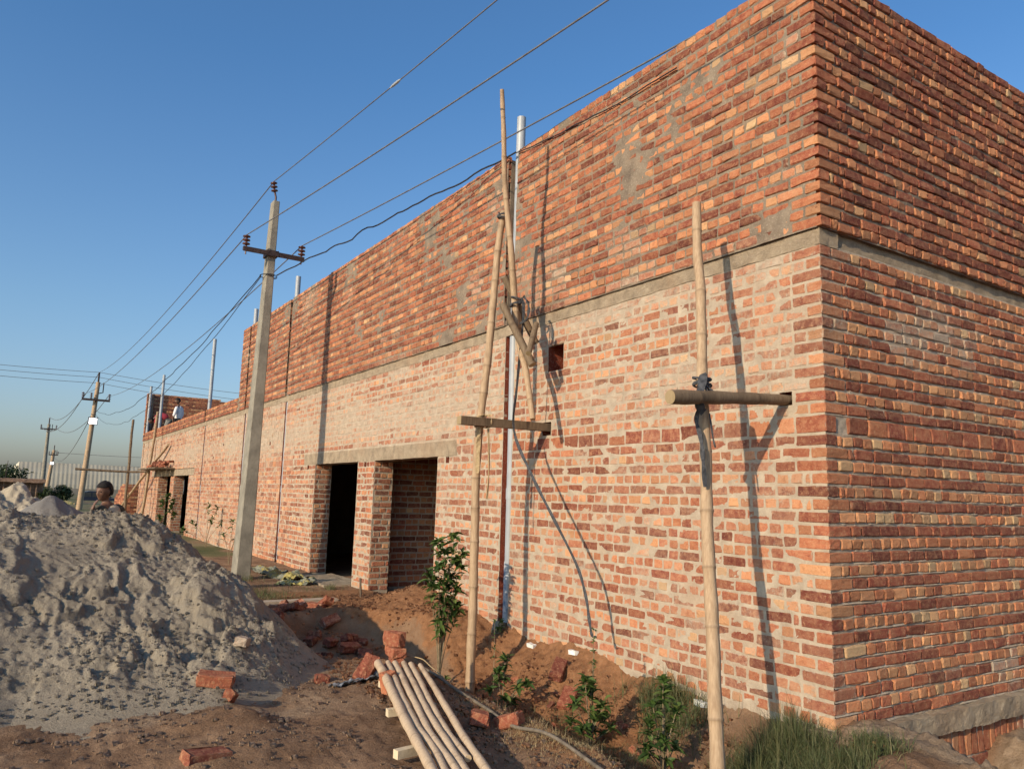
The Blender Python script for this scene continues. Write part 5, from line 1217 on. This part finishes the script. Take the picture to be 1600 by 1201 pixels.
def person(base, label, SKEL, edges, radii, hc, face, clothes, hands, group=None, kvox=.009):
    t = empty('person', base, label, 'person', group); b = np.array(base, float)
    V, F = skin_part([b + p for p in SKEL], edges, radii); mb = MB(); addpoly(mb, V, F)
    P, Fh = head(b + hc, face); mb.add(P, Fh)
    for (hp, hd, side, cur) in hands:                 # palm centre, finger direction, spread axis, curl
        hp = b + np.array(hp); hd = np.array(hd, float); hd /= np.linalg.norm(hd); sd = np.array(side, float); sd /= np.linalg.norm(sd)
        V2, F2 = skin_part([hp - hd * .06, hp - hd * .01, hp + hd * .035], [(0, 1), (1, 2)], [.026, (.036, .020), (.036, .016)], 2); addpoly(mb, V2, F2)
        for k, (o_, L) in enumerate(((-1.5, .062), (-.5, .075), (.5, .08), (1.5, .07))): finger(mb, hp + hd * .035 + sd * o_ * .018, hd + sd * o_ * .06, cur, L, .0088)
        finger(mb, hp - hd * .02 + sd * .032, hd * .5 + sd, np.array(cur) * .6 + hd * .3, .06, .0105)
    o = child(mb.build('body', M['skin'], smooth=True), t)
    rm = o.modifiers.new('remesh', 'REMESH'); rm.mode = 'VOXEL'; rm.voxel_size = kvox; rm.use_smooth_shade = True
    P, Fh = head(b + hc, face, hair=True); mb = MB(); mb.add(P, Fh); hr = child(mb.build('hair', M['hair'], smooth=True), t); sd_ = hr.modifiers.new('t', 'SOLIDIFY'); sd_.thickness = .012; sd_.offset = 0
    f = Vector(face).normalized(); q = np.array(f.to_track_quat('X', 'Z').to_matrix())
    for sy in (-1, 1):
        e = q @ np.array([.083, sy * .031, .006]) + b + hc; mb = MB(); tube(mb, [e - q[:, 0] * .006, e, e + q[:, 0] * .007], [.009, .012, .004], 10); child(mb.build('eye', M['eye'], smooth=True), t)
    for (nm, pts, ed, rd, mat, amp) in clothes:
        V, F = skin_part([b + np.array(p) for p in pts], ed, rd); V = V + amp * np.stack([fbm(V, 14, 3, k) for k in range(3)], 1); mb = MB(); addpoly(mb, V, F)
        child(mb.build(nm, mat, smooth=True), t)
    return t
# man behind the sand heap: s = to the right in view, depth away from the viewer
vd = np.array([.096, .995, 0]); vr = np.array([.995, -.096, 0])
def loc(s_, d_, z_): return vr * s_ + vd * d_ + np.array([0, 0, z_])
SK = [loc(.07, 0, .84), loc(.07, .0, 1.0), loc(.06, .0, 1.14), loc(.05, .0, 1.27), loc(.02, -.01, 1.35), loc(.005, -.02, 1.40),
      loc(-.02, -.17, 1.235), loc(-.13, -.27, .99), loc(-.11, -.26, 1.20),
      loc(.19, .10, 1.225), loc(.24, .12, .95), loc(.20, .02, .74),
      loc(.03, -.09, .78), loc(.0, -.1, .42), loc(.0, -.06, .04), loc(-.02, -.18, .02), loc(.13, .08, .78), loc(.14, .08, .42), loc(.15, .12, .04), loc(.12, .0, .02)]
ED = [(0, 1), (1, 2), (2, 3), (3, 4), (4, 5), (3, 6), (6, 7), (7, 8), (3, 9), (9, 10), (10, 11), (0, 12), (12, 13), (13, 14), (14, 15), (0, 16), (16, 17), (17, 18), (18, 19)]
RD = [.12, .115, .13, .105, .05, .048, .055, .042, .030, .055, .042, .03, .085, .058, .042, .036, .085, .058, .042, .036]
M['shirt'] = simple('beige_shirt', (.42, .35, .25), (.54, .46, .34), 9, .006, .9)
M['shawl'] = simple('dark_olive_sleeve', (.055, .048, .035), (.10, .088, .065), 9, .006, .9)
M['white_shirt'] = simple('white_shirt', (.60, .58, .58), (.72, .70, .70), 9, .006, .9)
M['red_shirt'] = simple('crimson_shirt', (.28, .03, .045), (.38, .05, .07), 9, .006, .9)
M['trouser'] = simple('dark_trousers', (.03, .03, .034), (.05, .05, .055), 9, .006, .9)
M['trouser_grey'] = simple('grey_trousers', (.16, .16, .15), (.24, .235, .22), 9, .006, .9)
MB0 = (-3.50, 7.95, -.13)
person(MB0, 'person in beige shirt with dark sleeves behind the sand heap, hand raised to the mouth', SK, ED, RD, loc(.0, -.03, 1.455), tuple(-vd * .72 - vr * .66 + np.array([0, 0, -.08])), [
    ('shirt', [loc(.07, 0, .76), loc(.07, .0, 1.0), loc(.06, .0, 1.14), loc(.05, .0, 1.25), loc(.035, -.005, 1.30)], [(0, 1), (1, 2), (2, 3), (3, 4)], [.17, .17, .185, .165, .085], M['shirt'], .010),
    ('sleeve', [loc(.10, .03, 1.24), loc(.19, .10, 1.22), loc(.235, .12, 1.0), loc(.24, .11, .88)], [(0, 1), (1, 2), (2, 3)], [.115, .105, .085, .072], M['shawl'], .010),
    ('sleeve', [loc(.02, -.08, 1.23), loc(-.03, -.17, 1.21), loc(-.09, -.225, 1.07)], [(0, 1), (1, 2)], [.105, .095, .075], M['shawl'], .008),
    ('trousers', [loc(.07, 0, .86), loc(.03, -.09, .74), loc(.0, -.1, .42), loc(.0, -.06, .06), loc(.13, .08, .74), loc(.14, .08, .42), loc(.15, .12, .06)], [(0, 1), (1, 2), (2, 3), (0, 4), (4, 5), (5, 6)], [.135, .105, .08, .07, .105, .08, .07], M['trouser'], .006)],
    [(loc(-.10, -.24, 1.27), loc(.25, .1, 1.), loc(-.3, .9, 0), loc(.6, .3, .1)), (loc(.19, .0, .68), loc(-.1, -.1, -1), loc(.2, .9, 0), loc(-.3, -.1, 0))])
# two men on the roof
def man_std(lean):
    return [loc(0, 0, .92), loc(.01, 0, 1.08), loc(.02, 0, 1.25), loc(.0 - lean, -.02, 1.40), loc(-.03 - lean, -.03, 1.49), loc(-.05 - lean, -.04, 1.55),
            loc(-.10 - lean, -.16, 1.37), loc(-.15, -.2, 1.12), loc(-.20, -.22, .90), loc(.12 - lean, .14, 1.37), loc(.16, .16, 1.12), loc(.10, .12, .9),
            loc(-.03, -.09, .86), loc(-.04, -.1, .48), loc(.0, -.1, .08), loc(-.14, -.12, .03), loc(.04, .09, .86), loc(.06, .1, .48), loc(.08, .1, .08), loc(-.06, .08, .03)]
S2 = man_std(.0); B2_ = (.98, 30.7, 3.30)
person(B2_, 'person in a loose white shirt and dark trousers standing on the far roof', S2, ED, RD, loc(-.07, -.05, 1.63), (-.85, -.35, -.25), [
    ('shirt', [loc(0, 0, .82), loc(.01, 0, 1.05), loc(.02, 0, 1.25), loc(.0, -.02, 1.38), loc(-.02, -.02, 1.44)], [(0, 1), (1, 2), (2, 3), (3, 4)], [.16, .16, .165, .13, .07], M['white_shirt'], .012),
    ('sleeve', [loc(-.05, -.10, 1.37), loc(-.10, -.16, 1.35), loc(-.15, -.2, 1.12), loc(-.19, -.22, .98)], [(0, 1), (1, 2), (2, 3)], [.075, .075, .065, .058], M['white_shirt'], .008),
    ('sleeve', [loc(.06, .10, 1.37), loc(.12, .14, 1.35), loc(.16, .16, 1.12), loc(.12, .13, .98)], [(0, 1), (1, 2), (2, 3)], [.075, .075, .065, .058], M['white_shirt'], .008),
    ('trousers', [loc(0, 0, .90), loc(-.03, -.09, .82), loc(-.04, -.1, .48), loc(.0, -.1, .1), loc(.04, .09, .82), loc(.06, .1, .48), loc(.08, .1, .1)], [(0, 1), (1, 2), (2, 3), (0, 4), (4, 5), (5, 6)], [.14, .11, .085, .07, .11, .085, .07], M['trouser'], .006)],
    [(loc(-.21, -.22, .83), loc(-.1, 0, -1), loc(0, 1, 0), loc(.3, .1, 0)), (loc(.09, .11, .83), loc(-.1, 0, -1), loc(0, 1, 0), loc(-.3, 0, 0))], group='workers on the far roof', kvox=.012)
S3 = [loc(.18, 0, .86), loc(.05, 0, 1.0), loc(-.10, 0, 1.04), loc(-.27, 0, .98), loc(-.36, -.01, .90), loc(-.41, -.01, .85),
      loc(-.27, -.17, .92), loc(-.28, -.2, .66), loc(-.34, -.18, .42), loc(-.27, .17, .92), loc(-.30, .2, .66), loc(-.36, .18, .42),
      loc(.18, -.10, .82), loc(.06, -.14, .48), loc(.18, -.12, .08), loc(.05, -.12, .03), loc(.20, .10, .82), loc(.06, .14, .48), loc(.2, .12, .08), loc(.07, .12, .03)]
person((.52, 31.2, 3.30), 'person in a crimson shirt bending over behind a pipe on the far roof', S3, ED, RD, loc(-.47, -.02, .80), (-.8, -.1, -.6), [
    ('shirt', [loc(.14, 0, .90), loc(.04, 0, 1.0), loc(-.10, 0, 1.03), loc(-.26, 0, .97), loc(-.33, 0, .91)], [(0, 1), (1, 2), (2, 3), (3, 4)], [.15, .15, .16, .125, .07], M['red_shirt'], .010),
    ('sleeve', [loc(-.25, -.12, .94), loc(-.27, -.17, .90), loc(-.28, -.2, .70)], [(0, 1), (1, 2)], [.07, .07, .06], M['red_shirt'], .008),
    ('sleeve', [loc(-.25, .12, .94), loc(-.27, .17, .90), loc(-.30, .2, .70)], [(0, 1), (1, 2)], [.07, .07, .06], M['red_shirt'], .008),
    ('trousers', [loc(.18, 0, .86), loc(.18, -.10, .80), loc(.06, -.14, .48), loc(.18, -.12, .1), loc(.20, .10, .80), loc(.06, .14, .48), loc(.2, .12, .1)], [(0, 1), (1, 2), (2, 3), (0, 4), (4, 5), (5, 6)], [.145, .11, .09, .075, .11, .09, .075], M['trouser_grey'], .006)],
    [(loc(-.36, -.17, .34), loc(-.2, 0, -1), loc(0, 1, 0), loc(.3, .1, 0)), (loc(-.38, .17, .34), loc(-.2, 0, -1), loc(0, 1, 0), loc(.3, 0, 0))], group='workers on the far roof', kvox=.012)
